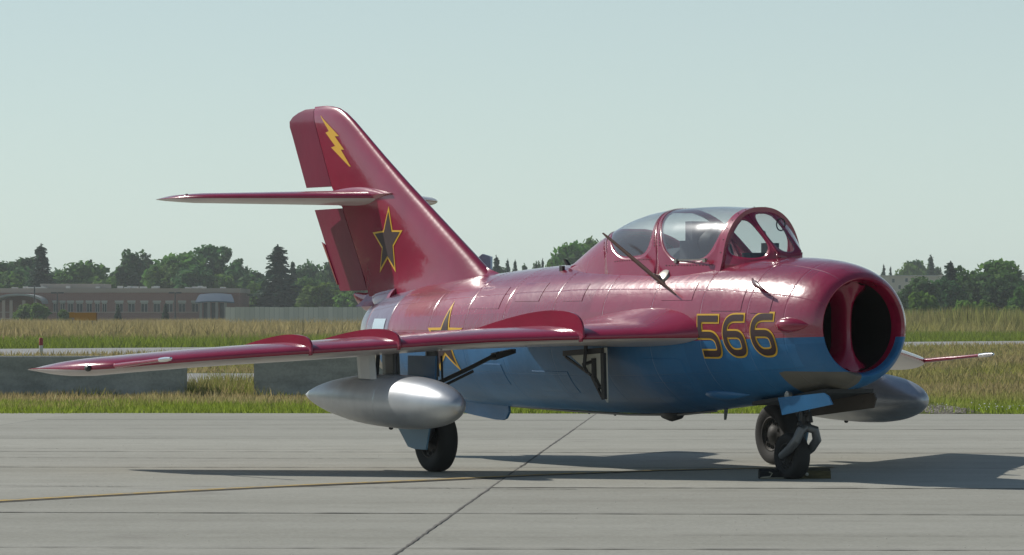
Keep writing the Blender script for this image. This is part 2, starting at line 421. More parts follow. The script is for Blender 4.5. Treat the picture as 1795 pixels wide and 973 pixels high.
# intake bowl, ducts, splitter
mb = MB()
mb.rings([circ(4.30, c0, r_0 - .045), circ(4.26, c0, r_0 - .052), circ(4.235, c0, r_0 - .055)], True, False, False)
mb.build('intake_bowl', m_red, jet)
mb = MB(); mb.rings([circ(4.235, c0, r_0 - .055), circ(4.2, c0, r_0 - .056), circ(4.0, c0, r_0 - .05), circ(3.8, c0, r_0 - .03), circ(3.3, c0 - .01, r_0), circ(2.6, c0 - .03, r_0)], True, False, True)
mb.build('intake_duct', m_duct_shade, jet)
mb = MB(); rings = []; nz = 25; rr = r_0 - .048
prof = [(0, .0), (.012, .35), (.04, .62), (.08, .85), (.12, 1.0), (.19, 1.2)]; prof_in = [(.19, 1.2), (.30, 1.42), (.6, 1.6), (1.4, 1.75)]; ring_s = {-1: [], 1: []}
for k in range(nz):
    s = -1 + 2 * k / (nz - 1); z = c0 + s * rr
    half = .062 + .30 * abs(s) ** 4
    xf = 4.165 + .08 * s * s
    half = min(half, math.sqrt(max(rr * rr - (s * rr) ** 2, 0)) + .06)
    left = [(xf - dx, -half * w, z) for dx, w in prof]; right = [(xf - dx, half * w, z) for dx, w in prof[1:]]
    rings.append(list(reversed(left)) + right)
    for q in (-1, 1): ring_s[q].append([(xf - dx, q * half * w, z) for dx, w in prof_in])
mb.rings(rings, False, False, False)
spl = mb.build('intake_splitter', m_red, jet)
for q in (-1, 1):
    mb = MB(); mb.rings(ring_s[q], False, False, False); mb.build('duct_wall', m_duct_shade, spl)  # splitter sides behind the red nose, duct shade painted on

# ---- canopy
TOP = [(-.5, 1.985), (-.43, 1.99), (-.30, 2.03), (-.10, 2.115), (.07, 2.19), (.23, 2.25), (.44, 2.325), (.76, 2.415), (1.07, 2.462), (1.38, 2.482), (1.99, 2.486), (2.58, 2.468), (2.72, 2.458), (3.0, 2.44)]
def arch(x, a, off=0.):
    zt = smooth_interp(x, TOP) + off; zb = 1.80
    wb = interp(x, [(-.5, .30), (.3, .44), (.9, .475), (1.8, .485), (2.2, .472), (2.7, .425)]) + off
    ca, sa = math.cos(a), math.sin(a); fl = max(0., 1 - sa / .26) ** 2 * interp(x, [(-.5, 0.), (.2, .6), (1.0, 1.), (2.72, 1.)])
    wb += .07 * fl; zb -= .11 * fl
    return Vector((x, -wb * math.copysign(abs(ca) ** .86, ca), zb + (zt - zb) * abs(sa) ** .80))
AL = .20
def can_pt(xt, xsill, a, off=0.):          # lines on the shell lean forward towards the sill
    return arch(lerp(xsill, xt, abs(math.sin(a)) ** 1.3), a, off)
def cell(e0, e1, p0, p1, a_lo, n_exp, framemb, glassmb, off=0.):
    # e = outer edges (top x, sill x), p = pane edges; the pane wraps over the top between angles a_lo and pi-a_lo
    n = 96
    def S(u, a, q0, q1): return can_pt(lerp(q0[0], q1[0], u), lerp(q0[1], q1[1], u), a, off)
    inner, outer = [], []
    for k in range(n):
        t = 2 * PI * (k + .5) / n; c, s = math.cos(t), math.sin(t)
        iu = math.copysign(abs(c) ** (2 / n_exp), c); iv = math.copysign(abs(s) ** (2 / n_exp), s)
        mxx = max(abs(c), abs(s)); ou, ov = c / mxx, s / mxx
        inner.append((iu, iv)); outer.append((ou, ov))
    amax = PI / 2 - a_lo
    def P(u, v, full):
        w = abs(v)
        q0 = (lerp(p0[0], e0[0], full), lerp(p0[1], e0[1], full)); q1 = (lerp(p1[0], e1[0], full), lerp(p1[1], e1[1], full))
        return S((u + 1) / 2, PI / 2 + v * lerp(amax, PI / 2 - .02, full), q0, q1)
    fr = [[P(lerp(i[0], o[0], t), lerp(i[1], o[1], t), t) for i, o in zip(inner, outer)] for t in (0, .25, .5, .75, 1)]
    framemb.rings(fr, True, False, False)
    gl = [[P(i[0] * t, i[1] * t, 0) for i in inner] for t in (1, .9, .75, .6, .45, .3, .15, .03)]
    glassmb.rings(gl, True, False, True)
def solid(o, t, off=-1):
    md = o.modifiers.new('thickness', 'SOLIDIFY'); md.thickness = t; md.offset = off
# rear fairing
mb = MB(); ns = 48
mb.rings([[can_pt(xt, xl, PI * k / ns) for k in range(ns + 1)] for xt, xl in [(-.5, -.48), (-.43, -.36), (-.3, -.15), (-.1, .1), (.05, .3), (.2, .55), (.31, .74)]], False, False, False)
mb.build('canopy_fairing', m_red, jet)
fm, g1, g2 = MB(), MB(), MB()
cell((.31, .74), (1.35, 1.72), (.43, .88), (1.30, 1.67), R(16), 4.0, fm, g1)
fr = fm.build('rear_canopy_frame', m_red, jet); solid(fr, .02)
o = g1.build('rear_canopy_glass', m_glass, fr)
fm2 = MB()
cell((1.362, 1.735), (2.66, 2.68), (1.412, 1.80), (2.625, 2.645), R(12), 4.2, fm2, g2, .006)
fr2 = fm2.build('sliding_canopy_frame', m_red, jet); solid(fr2, .025)
g2.build('sliding_canopy_glass', m_glass, fr2)
# windscreen: bow, side panes, flat front pane
def bow(a): return arch(2.70, a)
aT = R(72)                                  # where the front posts meet the bow
wf = .135; XF, ZF = 3.20, 2.015
fb_s, fb_p = Vector((XF, -wf, ZF)), Vector((XF, wf, ZF))
def coons(n, bot, top):                     # ruled patch between two curves
    return lambda u, v: bot(u).lerp(top(u), v)
def ring_cell(pt, ctr, inn, framemb, glassmb, n=64, exp=3.0):
    inner, outer = [], []
    for k in range(n):
        t = 2 * PI * (k + .5) / n; c, s = math.cos(t), math.sin(t); mx = max(abs(c), abs(s))
        iu = math.copysign(abs(c) ** (2 / exp), c); iv = math.copysign(abs(s) ** (2 / exp), s)
        inner.append((ctr[0] + inn[0] * iu, ctr[1] + inn[1] * iv)); outer.append(((c / mx + 1) / 2, (s / mx + 1) / 2))
    framemb.rings([[pt(lerp(i[0], o[0], t), lerp(i[1], o[1], t)) for i, o in zip(inner, outer)] for t in (0, .33, .66, 1)], True, False, False)
    glassmb.rings([[pt(lerp(ctr[0], i[0], t), lerp(ctr[1], i[1], t)) for i in inner] for t in (1, .75, .5, .25, .02)], True, False, True)
wfm = MB(); panes = []
def side_patch(sign):
    def pt(u, v):                            # u: sill (0) to post (1) round the bow; v: bow (0) to front corner (1)
        a = lerp(.10, aT, u); p = bow(a if sign < 0 else PI - a)
        f = (fb_s if sign < 0 else fb_p)
        # far edge: short vertical nose of the pane next to the post
        q = f + Vector((-.02, 0, lerp(-.06, .035, u)))
        r = p.lerp(q, v); bulge = .05 * math.sin(PI * v) * (1 - u) 
        return r + Vector((0, sign * bulge, 0))
    return pt
for sgn in (-1, 1):
    g = MB(); ring_cell(side_patch(sgn), (.55, .43), (.39, .39), wfm, g, exp=3.2); panes.append(g)
def front_pt(u, v):
    t = lerp(aT, PI - aT, u); p = bow(t); q = fb_s.lerp(fb_p, u) + Vector((0, 0, .035 - .02 * math.sin(PI * u)))
    return p.lerp(q, v)
g = MB(); ring_cell(front_pt, (.5, .51), (.40, .43), wfm, g, exp=3.2); panes.append(g)
# base skirt from the windscreen down to the nose deck
sk = []
for s_ in [k / 24 for k in range(25)]:
    if s_ < .4: p = side_patch(-1)(0, s_ / .4)
    elif s_ < .6: p = fb_s.lerp(fb_p, (s_ - .4) / .2) + Vector((-.02, 0, -.06))
    else: p = side_patch(1)(0, 1 - (s_ - .6) / .4)
    sk.append(p)
top_sk = [Vector(p) for p in sk]; bot_sk = [Vector((p.x + .05, p.y * 1.08, p.z - .14)) for p in sk]
wfm.rings([top_sk, bot_sk], False, False, False)
fpts = [fb_s.lerp(fb_p, k / 8) for k in range(9)]
wfm.rings([[p + Vector((0, 0, .035 - .02 * math.sin(PI * k / 8))) for k, p in enumerate(fpts)], [p + Vector((-.02, 0, -.06)) for p in fpts]], False, False, False)
wfr = wfm.build('windscreen_frame', m_red, jet); solid(wfr, .02)
for g in panes: g.build('windscreen_pane', m_wsg, wfr)
# bow arch, proud of both
mb = MB(); rs_ = []
for k in range(41):
    a = lerp(.05, PI - .05, k / 40); p = arch(2.69, a, .012); q = arch(2.69, a, -.04)
    rs_.append([(p.x - .045, p.y, p.z), (p.x + .045, p.y, p.z), (q.x + .045, q.y, q.z), (q.x - .045, q.y, q.z)])
mb.rings(rs_); bowo = mb.build('windscreen_bow', m_red, jet)
# hinge rail and latches on the sill
mb = MB(); mb.box(1.98, -.487, 1.985, 2.56, -.478, 1.997); 
for x in (2.02, 2.52): mb.box(x - .022, -.498, 1.965, x + .022, -.478, 2.002)
mb.build('canopy_latch', m_steel, fr2, smooth=False)
# rivets along the frames
rv = MB()
def rivet(p, nrm=None, r=.0075):
    rv.add([p + Vector(q) * r for q in ((1, 0, 0), (-1, 0, 0), (0, 1, 0), (0, -1, 0), (0, 0, 1), (0, 0, -1))], [(0, 2, 4), (2, 1, 4), (1, 3, 4), (3, 0, 4), (2, 0, 5), (1, 2, 5), (3, 1, 5), (0, 3, 5)])
for k in range(9, 60):
    a = PI * k / 68
    for xt, xl, of in ((.37, .80, .002), (1.32, 1.68, .002), (1.40, 1.80, .008)):
        rivet(can_pt(xt, xl, a, of))
for k in range(16): rivet(can_pt(lerp(.5, 1.25, k / 15), lerp(.95, 1.6, k / 15), R(13), .002)); rivet(can_pt(lerp(1.5, 2.55, k / 15), lerp(1.9, 2.6, k / 15), R(9), .008))
for k in range(14): rivet(arch(2.69, lerp(.3, PI - .3, k / 13), .014))
tag(rv.build('frame_rivets', m_steel, jet, smooth=False, fix=False), kind='stuff')
# cockpit furniture
mb = MB(); mb.box(1.62, -.2, 1.5, 1.78, .2, 2.18); mb.box(1.64, -.15, 2.16, 1.76, .15, 2.36); mb.box(1.7, -.22, 1.5, 2.2, .22, 1.66)
mb.build('ejection_seat', m_seat, jet, smooth=False)
mb = MB(); mb.lathe([(-.02, .02), (0, .11), (.1, .125), (.18, .09), (.2, .01)], 'x', (1.78, 0, 2.17), 16)
mb.build('headrest_pad', m_cock, jet)
mb = MB(); mb.box(2.78, -.25, 1.80, 2.92, .25, 2.05); mb.box(2.92, -.12, 1.80, 3.05, .12, 2.02)
mb.build('instrument_panel', m_cock, jet, smooth=False)
mb = MB(); mb.box(2.80, -.055, 2.03, 2.93, .055, 2.14); mb.tube([(2.84, 0, 2.13), (2.75, 0, 2.245)], .018, 8)
mb.build('gun_sight', m_cock, jet, smooth=False)
mb = MB(); mb.rings([[(x, y, 1.86) for x, y in ((.95, -.4), (2.75, -.4), (2.75, .4), (.95, .4))], [(x, y, 1.87) for x, y in ((.95, -.4), (2.75, -.4), (2.75, .4), (.95, .4))]])
mb.build('cockpit_deck', m_cock, jet, smooth=False)
mb = MB(); mb.rings([circ(1.12, 1.86, .20, 24), circ(1.2, 1.86, .26, 24), circ(1.5, 1.86, .27, 24), circ(1.56, 1.86, .22, 24)])
mb.build('equipment_cover', m_seat, jet)
mb = MB(); rg = []
for k in range(20):
    t = 2 * PI * k / 20; rg.append((2.86 + .025 * math.cos(t), 0.12 + .03 * math.cos(t), 2.31 + .055 * math.sin(t)))
mb.tube(rg + rg[:1], .006, 6, cap=False); mb.build('grab_ring', m_cock, jet)
mb = MB(); mb.tube([(2.3, -.3, 2.0), (2.42, -.29, 2.12), (2.6, -.27, 2.12), (2.66, -.27, 2.0)], .02, 8); mb.build('canopy_handle', m_cock, jet)

# ---- airfoil lofts
def yt(u): 
    u = min(max(u, 0.), 1.)
    return 5 * (.2969 * math.sqrt(u) - .126 * u - .3516 * u * u + .2843 * u ** 3 - .1036 * u ** 4)
def us(u0, u1, n):
    return [u0 + (u1 - u0) * (1 - math.cos(PI / 2 * k / n)) for k in range(n + 1)] if u0 == 0 else [lerp(u0, u1, k / n) for k in range(n + 1)]
def foil_loft(stations, place, u0=0., u1=1., n=22, low_from=.012, gap=0.):
    # stations: (LE, TE, t/c, span coordinate); place(x, half, station) -> point
    mb = MB(); rings = []; U = us(u0, u1, n)
    for st in stations:
        le, te, tc = st[0], st[1], st[2]; c = le - te
        up = [place(le - u * c - (gap if u0 > 0 and u == u0 else 0), c * tc * yt(u), st, u) for u in U]
        lo = [place(le - u * c - (gap if u0 > 0 and u == u0 else 0), -c * tc * yt(u), st, u) for u in U]
        if u0 == 0: rings.append(list(reversed(up)) + lo[1:])
        else: rings.append(list(reversed(up)) + lo)
    nU = len(U); 
    def mi(k, i):
        if u0 == 0:
            return 1 if i >= nU - 1 and U[min(i - (nU - 1) + 1, nU - 1)] > low_from else 0
        return 1 if i >= nU else 0
    mb.rings(rings, True, True, True, mi)
    return mb
WLE = [(.45, 2.95), (.65, 2.75), (2.2, 1.01), (4.66, -1.32), (4.75, -1.47), (4.82, -1.68), (4.865, -1.95), (4.89, -2.35), (4.893, -2.6)]
WTE = [(.45, -.35), (.65, -.38), (4.70, -2.98), (4.80, -3.02), (4.86, -2.98), (4.893, -2.85)]
WZ = [(.45, 1.305), (.65, 1.30), (1.9, 1.258), (2.9, 1.175), (3.87, 1.09), (4.66, 1.0), (4.9, .965)]
WT = [(.45, .16), (.65, .135), (.95, .095), (1.5, .086), (2.9, .085), (4.2, .098), (4.66, .105), (4.8, .10), (4.893, .05)]
def wst(y): return (interp(y, WLE), interp(y, WTE), interp(y, WT), y)
def wing_place(sgn):
    def f(x, half, st, u):
        y = st[3]; le = st[0]; inc = (le - x) * .020 * -1
        fil = 0
        if y < .95: fil = max(0, half) * .35 * (.95 - y) / .3
        if half < 0: half *= interp(y, [(.45, .40), (1.2, .55), (2.4, .85), (3.0, 1.0)])
        return (x, sgn * y, smooth_interp(y, WZ) + inc + half + fil)
    return f
def wing_top(y, x):
    le, te, tc, _ = wst(y); c = le - te; u = (le - x) / c
    return smooth_interp(y, WZ) - (le - x) * .02 + c * tc * yt(u)
ys_main = [.45, .55, .65, .75, .85, .95, 1.2, 1.6, 2.0, 2.4, 2.8, 3.2, 3.6, 4.0, 4.4, 4.6, 4.66, 4.72, 4.77, 4.81, 4.84, 4.865, 4.882, 4.893]
UH = .77
def part_st(y0, y1, n): return [wst(lerp(y0, y1, k / n)) for k in range(n + 1)]
for sgn in (-1, 1):
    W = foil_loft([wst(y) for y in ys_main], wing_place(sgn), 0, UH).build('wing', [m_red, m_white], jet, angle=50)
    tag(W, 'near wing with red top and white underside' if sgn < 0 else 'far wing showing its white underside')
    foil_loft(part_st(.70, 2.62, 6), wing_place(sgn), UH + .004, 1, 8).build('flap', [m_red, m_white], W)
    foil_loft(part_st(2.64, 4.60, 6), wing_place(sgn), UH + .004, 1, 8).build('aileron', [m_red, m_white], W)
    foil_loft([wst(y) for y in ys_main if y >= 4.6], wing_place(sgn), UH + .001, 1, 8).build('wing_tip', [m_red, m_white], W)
    # boundary layer fences wrapped round the leading edge
    for yf, lf, fh in ((1.42, .92, .15), (2.63, .90, .075), (3.25, .86, .08)):
        le, te, tc, _ = wst(yf); c = le - te; mb = MB(); n = 28
        for side in (-.012, .012):
            pass
        top, bot = [], []
        for k in range(n + 1):
            t = k / n; u = lf * (1 - math.cos(PI * t / 2) ** 1.0) if False else lf * t ** 1.6
            x = le - u * c; z = wing_top(yf, x)
            hgt = fh * (1 - (1 - min(t / .22, 1)) ** 2) ** .5 * (1 - max(0, (t - .30) / .70) ** 1.7)
            top.append((x + (.32 * fh * (1 - t) if t < .3 else 0), z + hgt)); bot.append((x, z - .02))
        # nose of the fence carried round below the leading edge
        zle = smooth_interp(yf, WZ); top = [(le + .012, zle - .035), (le + .022, zle + .0)] + top; bot = [(le - .03, zle - .04), (le - .02, zle)] + bot
        L = [[(x, sgn * (yf + s_), z) for x, z in row] for row in (bot, top) for s_ in ((-.013,) if row is bot else (-.009,))]
        Rr = [[(x, sgn * (yf + s_), z) for x, z in row] for row in (top, bot) for s_ in ((.009,) if row is top else (.013,))]
        mb.rings([L[0], L[1], Rr[0], Rr[1], L[0]], False, False, False)
        mb.build('wing_fence', m_red, W, angle=30)
    # pitot boom
    yb = 4.64; xb = interp(yb, WLE); zb = smooth_interp(yb, WZ)
    mb = MB(); mb.tube([(xb - .12, sgn * yb, zb - .002), (xb + .02, sgn * yb, zb + .004), (xb + .5, sgn * yb, zb + .035), (xb + .52, sgn * yb, zb + .036), (xb + .98, sgn * yb, zb + .066)], [.030, .024, .021, .018, .018], 12)
    pb = mb.build('pitot_boom', m_red, W)
    mb = MB(); mb.tube([(xb + .98, sgn * yb, zb + .066), (xb + 1.10, sgn * yb, zb + .073), (xb + 1.22, sgn * yb, zb + .081), (xb + 1.23, sgn * yb, zb + .082)], [.021, .024, .016, .006], 12); mb.build('boom_tip', m_chromev, pb)
    # navigation light set in the tip
    yl = 4.80; xl = interp(yl, WLE); zl = smooth_interp(yl, WZ)
    mb = MB(); bm_ = [(-.03, .0), (-.02, .026), (0, .034), (.02, .026), (.03, 0.002)]
    mb.lathe([(a * 1.6, r) for a, r in bm_], 'x', (xl + .0, sgn * yl, zl), 14); mb.build('navigation_light', m_dark, W)

# ---- tailplane
def tp_place(sgn):
    return lambda x, half, st, u: (x, sgn * st[3], 2.755 + .01 * st[3] + half)
TLE = [(0, -4.62), (.1, -4.72), (1.38, -6.14), (1.48, -6.29), (1.55, -6.48), (1.60, -6.75), (1.605, -6.85)]
TTE = [(0, -6.22), (.1, -6.27), (1.45, -7.25), (1.55, -7.27), (1.605, -7.05)]
TT = [(0, .105), (1.38, .10), (1.55, .085), (1.605, .04)]
def tst(y): return (interp(y, TLE), interp(y, TTE), interp(y, TT), y)
ty = [0.02, .1, .4, .8, 1.2, 1.38, 1.43, 1.48, 1.52, 1.55, 1.58, 1.60, 1.605]
for sgn in (-1, 1):
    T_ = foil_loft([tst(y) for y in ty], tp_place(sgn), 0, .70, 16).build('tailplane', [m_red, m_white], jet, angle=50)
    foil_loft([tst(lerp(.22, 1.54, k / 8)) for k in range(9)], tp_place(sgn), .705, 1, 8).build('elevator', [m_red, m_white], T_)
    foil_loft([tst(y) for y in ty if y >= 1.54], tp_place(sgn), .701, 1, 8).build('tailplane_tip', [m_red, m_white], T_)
    mb = MB(); mb.lathe([(-.03, .0), (-.015, .018), (.015, .018), (.03, 0.001)], 'x', (-6.55, sgn * 1.50, 2.80), 10); mb.build('balance_weight', m_dark, T_)

# ---- fin and rudder
FLE = [(1.5, -1.75), (1.70, -2.0), (1.89, -2.32), (3.02, -4.44), (3.60, -5.435), (3.70, -5.63), (3.76, -5.80), (3.785, -5.96), (3.80, -6.12)]
FTE = [(1.5, -5.62), (1.75, -5.79), (2.67, -6.43), (2.90, -6.62), (3.50, -6.98), (3.60, -7.045), (3.66, -7.05), (3.71, -6.97), (3.75, -6.83), (3.78, -6.65), (3.80, -6.45)]
FH = [(1.5, -4.80), (1.75, -4.97), (2.66, -5.60), (2.88, -5.86), (3.78, -6.40), (3.8, -6.41)]
FT = [(1.5, .115), (1.75, .10), (1.9, .085), (3.4, .085), (3.65, .08), (3.76, .06), (3.80, .025)]
def fin_half(x, z):
    le, te = interp(z, FLE), interp(z, FTE); c = le - te
    return c * interp(z, FT) * yt((le - x) / c)
def fin_loft(zs, front, gap=.012, n=18, x_to=None):
    mb = MB(); rings = []
    for z in zs:
        le, te, h = interp(z, FLE), interp(z, FTE), interp(z, FH)
        X = ([le + (h - le) * (1 - math.cos(PI / 2 * k / n)) for k in range(n + 1)] if front else [lerp(h - gap, te, k / 8) for k in range(9)])
        up = [(x, -fin_half(x, z), z) for x in X]; lo = [(x, fin_half(x, z), z) for x in X]
        rings.append(list(reversed(up)) + (lo[1:] if front else lo))
    mb.rings(rings, True, True, True); return mb
zf = [1.5, 1.6, 1.7, 1.8, 1.89, 2.1, 2.4, 2.66, 2.88, 3.2, 3.5, 3.6, 3.66, 3.70, 3.73, 3.76, 3.775, 3.785, 3.795, 3.80]
fin = fin_loft(zf, True).build('tail_fin', m_fin, jet, angle=50)
fin_loft([1.755, 2.0, 2.3, 2.655], False).build('rudder', m_rud, fin)
fin_loft([2.905, 3.2, 3.5, 3.56, 3.6, 3.63, 3.66, 3.69, 3.71, 3.73, 3.75, 3.765, 3.78], False).build('rudder', m_rud, fin)
# rudder trim tab, fairing at the tailplane root, spine fillet
mb = MB(); mb.rings([[(-5.83, -.012, 1.82), (-5.88, 0, 1.83), (-5.83, .012, 1.82)], [(-6.16, -.012, 2.27), (-6.25, 0, 2.30), (-6.16, .012, 2.27)]]); mb.build('trim_tab', m_red, fin)
mb = MB(); rs_ = []
for k in range(25):
    t = k / 24; x = lerp(-4.38, -6.12, t); w = (fin_half(x, 2.76) + .035) if t < .97 else .05
    s = math.sin(PI * min(t / .5, 1) / 2) if t < .5 else math.cos(PI * (t - .5) / 1.25)
    hh = .135 * max(s, .03); cz = 2.785
    rs_.append([(x, w * math.cos(a), cz + hh * math.sin(a)) for a in [2 * PI * j / 20 for j in range(20)]])
mb.rings(rs_); mb.build('tailplane_fairing', m_red, fin)
mb = MB(); rs_ = []
for k in range(21):
    x = lerp(-2.15, -5.0, k / 20); c, r = fus_cr(max(x, -4.6)); w = .02 + .10 * min(1, k / 8)
    row = []
    for j in range(13):
        s = -1 + j / 6; yy = s * (w + .10); hgt = (1 - abs(s)) ** 2.4 * .17 * min(1, k / 4)
        row.append((x, yy, c + math.sqrt(max(r * r - yy * yy, .01)) - .008 + hgt))
    rs_.append(row)
mb.rings(rs_, False, False, False); mb.build('fin_fillet', m_red, jet)
# tail boom under the rudder
mb = MB(); rs_ = []
for x, zc_, rz, ry in [(-4.2, 1.60, .22, .24), (-4.6, 1.60, .17, .2), (-4.85, 1.62, .14, .11), (-5.0, 1.625, .12, .055), (-5.2, 1.635, .095, .035), (-5.36, 1.675, .06, .022), (-5.45, 1.71, .02, .01)]:
    rs_.append([(x, ry * math.cos(a), zc_ + rz * math.sin(a)) for a in [2 * PI * j / 24 for j in range(24)]])
mb.rings(rs_); mb.build('tail_cone', m_red, jet)
# ventral fin
mb = MB(); P0 = [(-3.3, .66), (-2.0, .60), (-1.99, .50), (-2.05, .435), (-2.12, .418), (-2.27, .42), (-2.7, .455), (-3.15, .50), (-3.3, .53)]
mb.rings([[(x, -.014, z) for x, z in P0], [(x, .014, z) for x, z in P0]]); mb.build('ventral_fin', m_blue, jet, smooth=False)
# far side airbrake, open; its corner stands above the spine
mb = MB(); prof_ = [(-3.75, 1.5), (-3.05, 1.5), (-3.02, 1.82), (-3.10, 1.92), (-3.26, 2.10), (-3.47, 2.13), (-3.75, 1.95)]
mb.rings([[(x, .18 + .5 * (z - 1.5), z) for x, z in prof_], [(x, .205 + .5 * (z - 1.5), z) for x, z in prof_]]); mb.build('airbrake', M_('airbrake_grey', (.74, .82, .82), .45), jet, smooth=False)
# ---- emblems and numerals, thin paint films laid on the skin
def resample(poly, step, closed=True):
    out = []; Q = list(poly) + ([poly[0]] if closed else [])
    for a, b in zip(Q, Q[1:]):
        n = max(1, int(math.dist(a, b) / step))
        out += [(lerp(a[0], b[0], i / n), lerp(a[1], b[1], i / n)) for i in range(n)]
    return out if closed else out + [Q[-1]]
def star(cx, cz, Rr, r, rot=0, sx=1.):
    return [(cx + sx * q * math.sin(PI * k / 5 + rot), cz + q * math.cos(PI * k / 5 + rot)) for k in range(10) for q in ((Rr if k % 2 == 0 else r),)]
def film_star(name, pts_out, pts_in, surf, o1, o2, parent):
    root = None
    def flat(pts, c, off, mat, nm, par):
        mb = MB(); P = resample(pts, .035); rr_ = []
        for t in (1, .8, .6, .4, .2, .02): rr_.append([surf(c[0] + (p[0] - c[0]) * t, c[1] + (p[1] - c[1]) * t, off) for p in P])
        mb.rings(rr_, True, False, True); return mb.build(nm, mat, par, angle=80)
    c = (sum(p[0] for p in pts_out) / len(pts_out), sum(p[1] for p in pts_out) / len(pts_out))
    root = flat(pts_out, c, o1, m_yellow, name, parent)
    flat(pts_in, c, o2, m_maroon, name + '_fill', root)
def surf_f(x, z, off): return (x, fus_y(x, z, off), z)
def surf_fin(x, z, off): return (x, -fin_half(x, z) - off, z)
fs = [(-4.42, 2.65), (-4.31, 2.39), (-4.08, 2.385), (-4.28, 2.22), (-4.23, 1.94), (-4.43, 2.09), (-4.64, 1.94), (-4.57, 2.20), (-4.80, 2.375), (-4.53, 2.39)]
fc = (-4.425, 2.28)
fsi = [(fc[0] + (x - fc[0]) * .84, fc[1] + (z - fc[1]) * .84 - .0) for x, z in fs]
film_star('star_emblem', fs, fsi, surf_fin, .004, .007, fin)
cs = (-2.15, 1.235); S1 = star(cs[0], cs[1], .395, .155, 0, 1.08); S2 = star(cs[0], cs[1], .315, .122, 0, 1.08)
film_star('star_emblem', S1, S2, surf_f, .004, .008, fuselage)
mb = MB(); 
b_left = [(-6.18, 3.70), (-5.925, 3.51), (-6.01, 3.497), (-5.755, 3.34), (-5.86, 3.328), (-5.30, 3.06)]
b_right = [(-6.18, 3.70), (-5.67, 3.445), (-5.77, 3.447), (-5.53, 3.292), (-5.61, 3.295), (-5.30, 3.06)]
rr1, rr2 = [], []
for k in range(5):
    for i in range(6):
        t = i / 6
        rr1.append((lerp(b_left[k][0], b_left[k + 1][0], t), lerp(b_left[k][1], b_left[k + 1][1], t)))
        rr2.append((lerp(b_right[k][0], b_right[k + 1][0], t), lerp(b_right[k][1], b_right[k + 1][1], t)))
mb.rings([[surf_fin(*p, .004) for p in rr1], [surf_fin(lerp(p[0], q[0], .5), lerp(p[1], q[1], .5), .004) for p, q in zip(rr1, rr2)], [surf_fin(*p, .004) for p in rr2]], False, False, False)
mb.build('lightning_bolt', m_yellow, fin, angle=80)
def bez(p0, p1, p2, p3, n=10):
    return [tuple((1-t)**3 * a + 3*(1-t)**2*t * b + 3*(1-t)*t*t * c + t**3 * d for a, b, c, d in zip(p0, p1, p2, p3)) for t in [i / n for i in range(n + 1)]]
# glyph paths: unit box 0..1 wide, 0..1 high, drawn on the centre line of the stroke
G5 = [(.98, .935), (.11, .935), (.11, .535)] + bez((.11, .535), (.3, .535), (.45, .535), (.52, .535), 3)[1:] + bez((.52, .535), (.80, .535), (.90, .42), (.91, .27))[1:] + bez((.91, .27), (.92, .10), (.84, .065), (.66, .065))[1:] + [(.14, .065)]
G6 = [(.98, .935), (.62, .935)] + bez((.62, .935), (.22, .935), (.11, .75), (.11, .50))[1:] + bez((.11, .50), (.11, .22), (.30, .065), (.52, .065))[1:] + bez((.52, .065), (.80, .065), (.92, .10), (.91, .27))[1:] + bez((.91, .27), (.90, .47), (.80, .535), (.60, .535))[1:] + [(.11, .535)]
def ribbon(path, w):
    L, Rr = [], []; n = len(path)
    for i, p in enumerate(path):
        a = path[max(i - 1, 0)]; b = path[min(i + 1, n - 1)]
        def nn(p, q):
            d = math.dist(p, q) or 1; return (-(q[1] - p[1]) / d, (q[0] - p[0]) / d)
        n1 = nn(a, p) if i > 0 else nn(p, b); n2 = nn(p, b) if i < n - 1 else n1
        mx, my = n1[0] + n2[0], n1[1] + n2[1]; l = math.hypot(mx, my) or 1; mx /= l; my /= l
        k = min(1 / max(mx * n2[0] + my * n2[1], .3), 2)
        L.append((p[0] + mx * w / 2 * k, p[1] + my * w / 2 * k)); Rr.append((p[0] - mx * w / 2 * k, p[1] - my * w / 2 * k))
    return L, Rr
def glyph(path, x0, z0, w, h, sw, lean, name, parent):
    # aft..forward runs left to right on this side of the fuselage
    def tr(pts): return [(x0 + p[0] * w + lean * p[1], z0 + p[1] * h) for p in pts]
    P = tr(path)
    def ext(P, e):
        a, b = P[0], P[1]; d = math.dist(a, b); p0 = (a[0] + (a[0] - b[0]) / d * e, a[1] + (a[1] - b[1]) / d * e)
        a, b = P[-1], P[-2]; d = math.dist(a, b); p1 = (a[0] + (a[0] - b[0]) / d * e, a[1] + (a[1] - b[1]) / d * e)
        return [p0] + P[1:-1] + [p1]
    def lay(P, w, off, mat, nm, par):
        Q = resample(P, .03, False); 
        # keep the corners
        mb = MB(); L, Rr = ribbon(Q, w)
        cols = [[surf_f(lerp(a[0], b[0], t), lerp(a[1], b[1], t), off) for a, b in zip(L, Rr)] for t in (0, .34, .67, 1)]
        mb.rings(cols, False, False, False); return mb.build(nm, mat, par, angle=80)
    root = lay(ext(P, .02), sw + .030, .004, m_yellow, name, parent)
    lay(P, sw, .008, m_maroon, name + '_fill', root)
GH = .365
for g_, x0, nm in ((G5, 2.715, 'numeral_five'), (G6, 3.10, 'numeral_six'), (G6, 3.525, 'numeral_six')):
    glyph(g_, x0, 1.108 + (x0 - 2.66) * .022, .335, GH, .058, -.03 if g_ is G5 else -.02, nm, fuselage)
# tail patch with a sky reflection put into its pale blue
mb = MB(); mb.rings([[surf_f(x, z, .005) for x in (-4.12, -4.0, -3.9, -3.74)] for z in (1.27, 1.33, 1.39, 1.45)], False, False, False); mb.build('sky_reflection', m_sky_patch, fuselage)
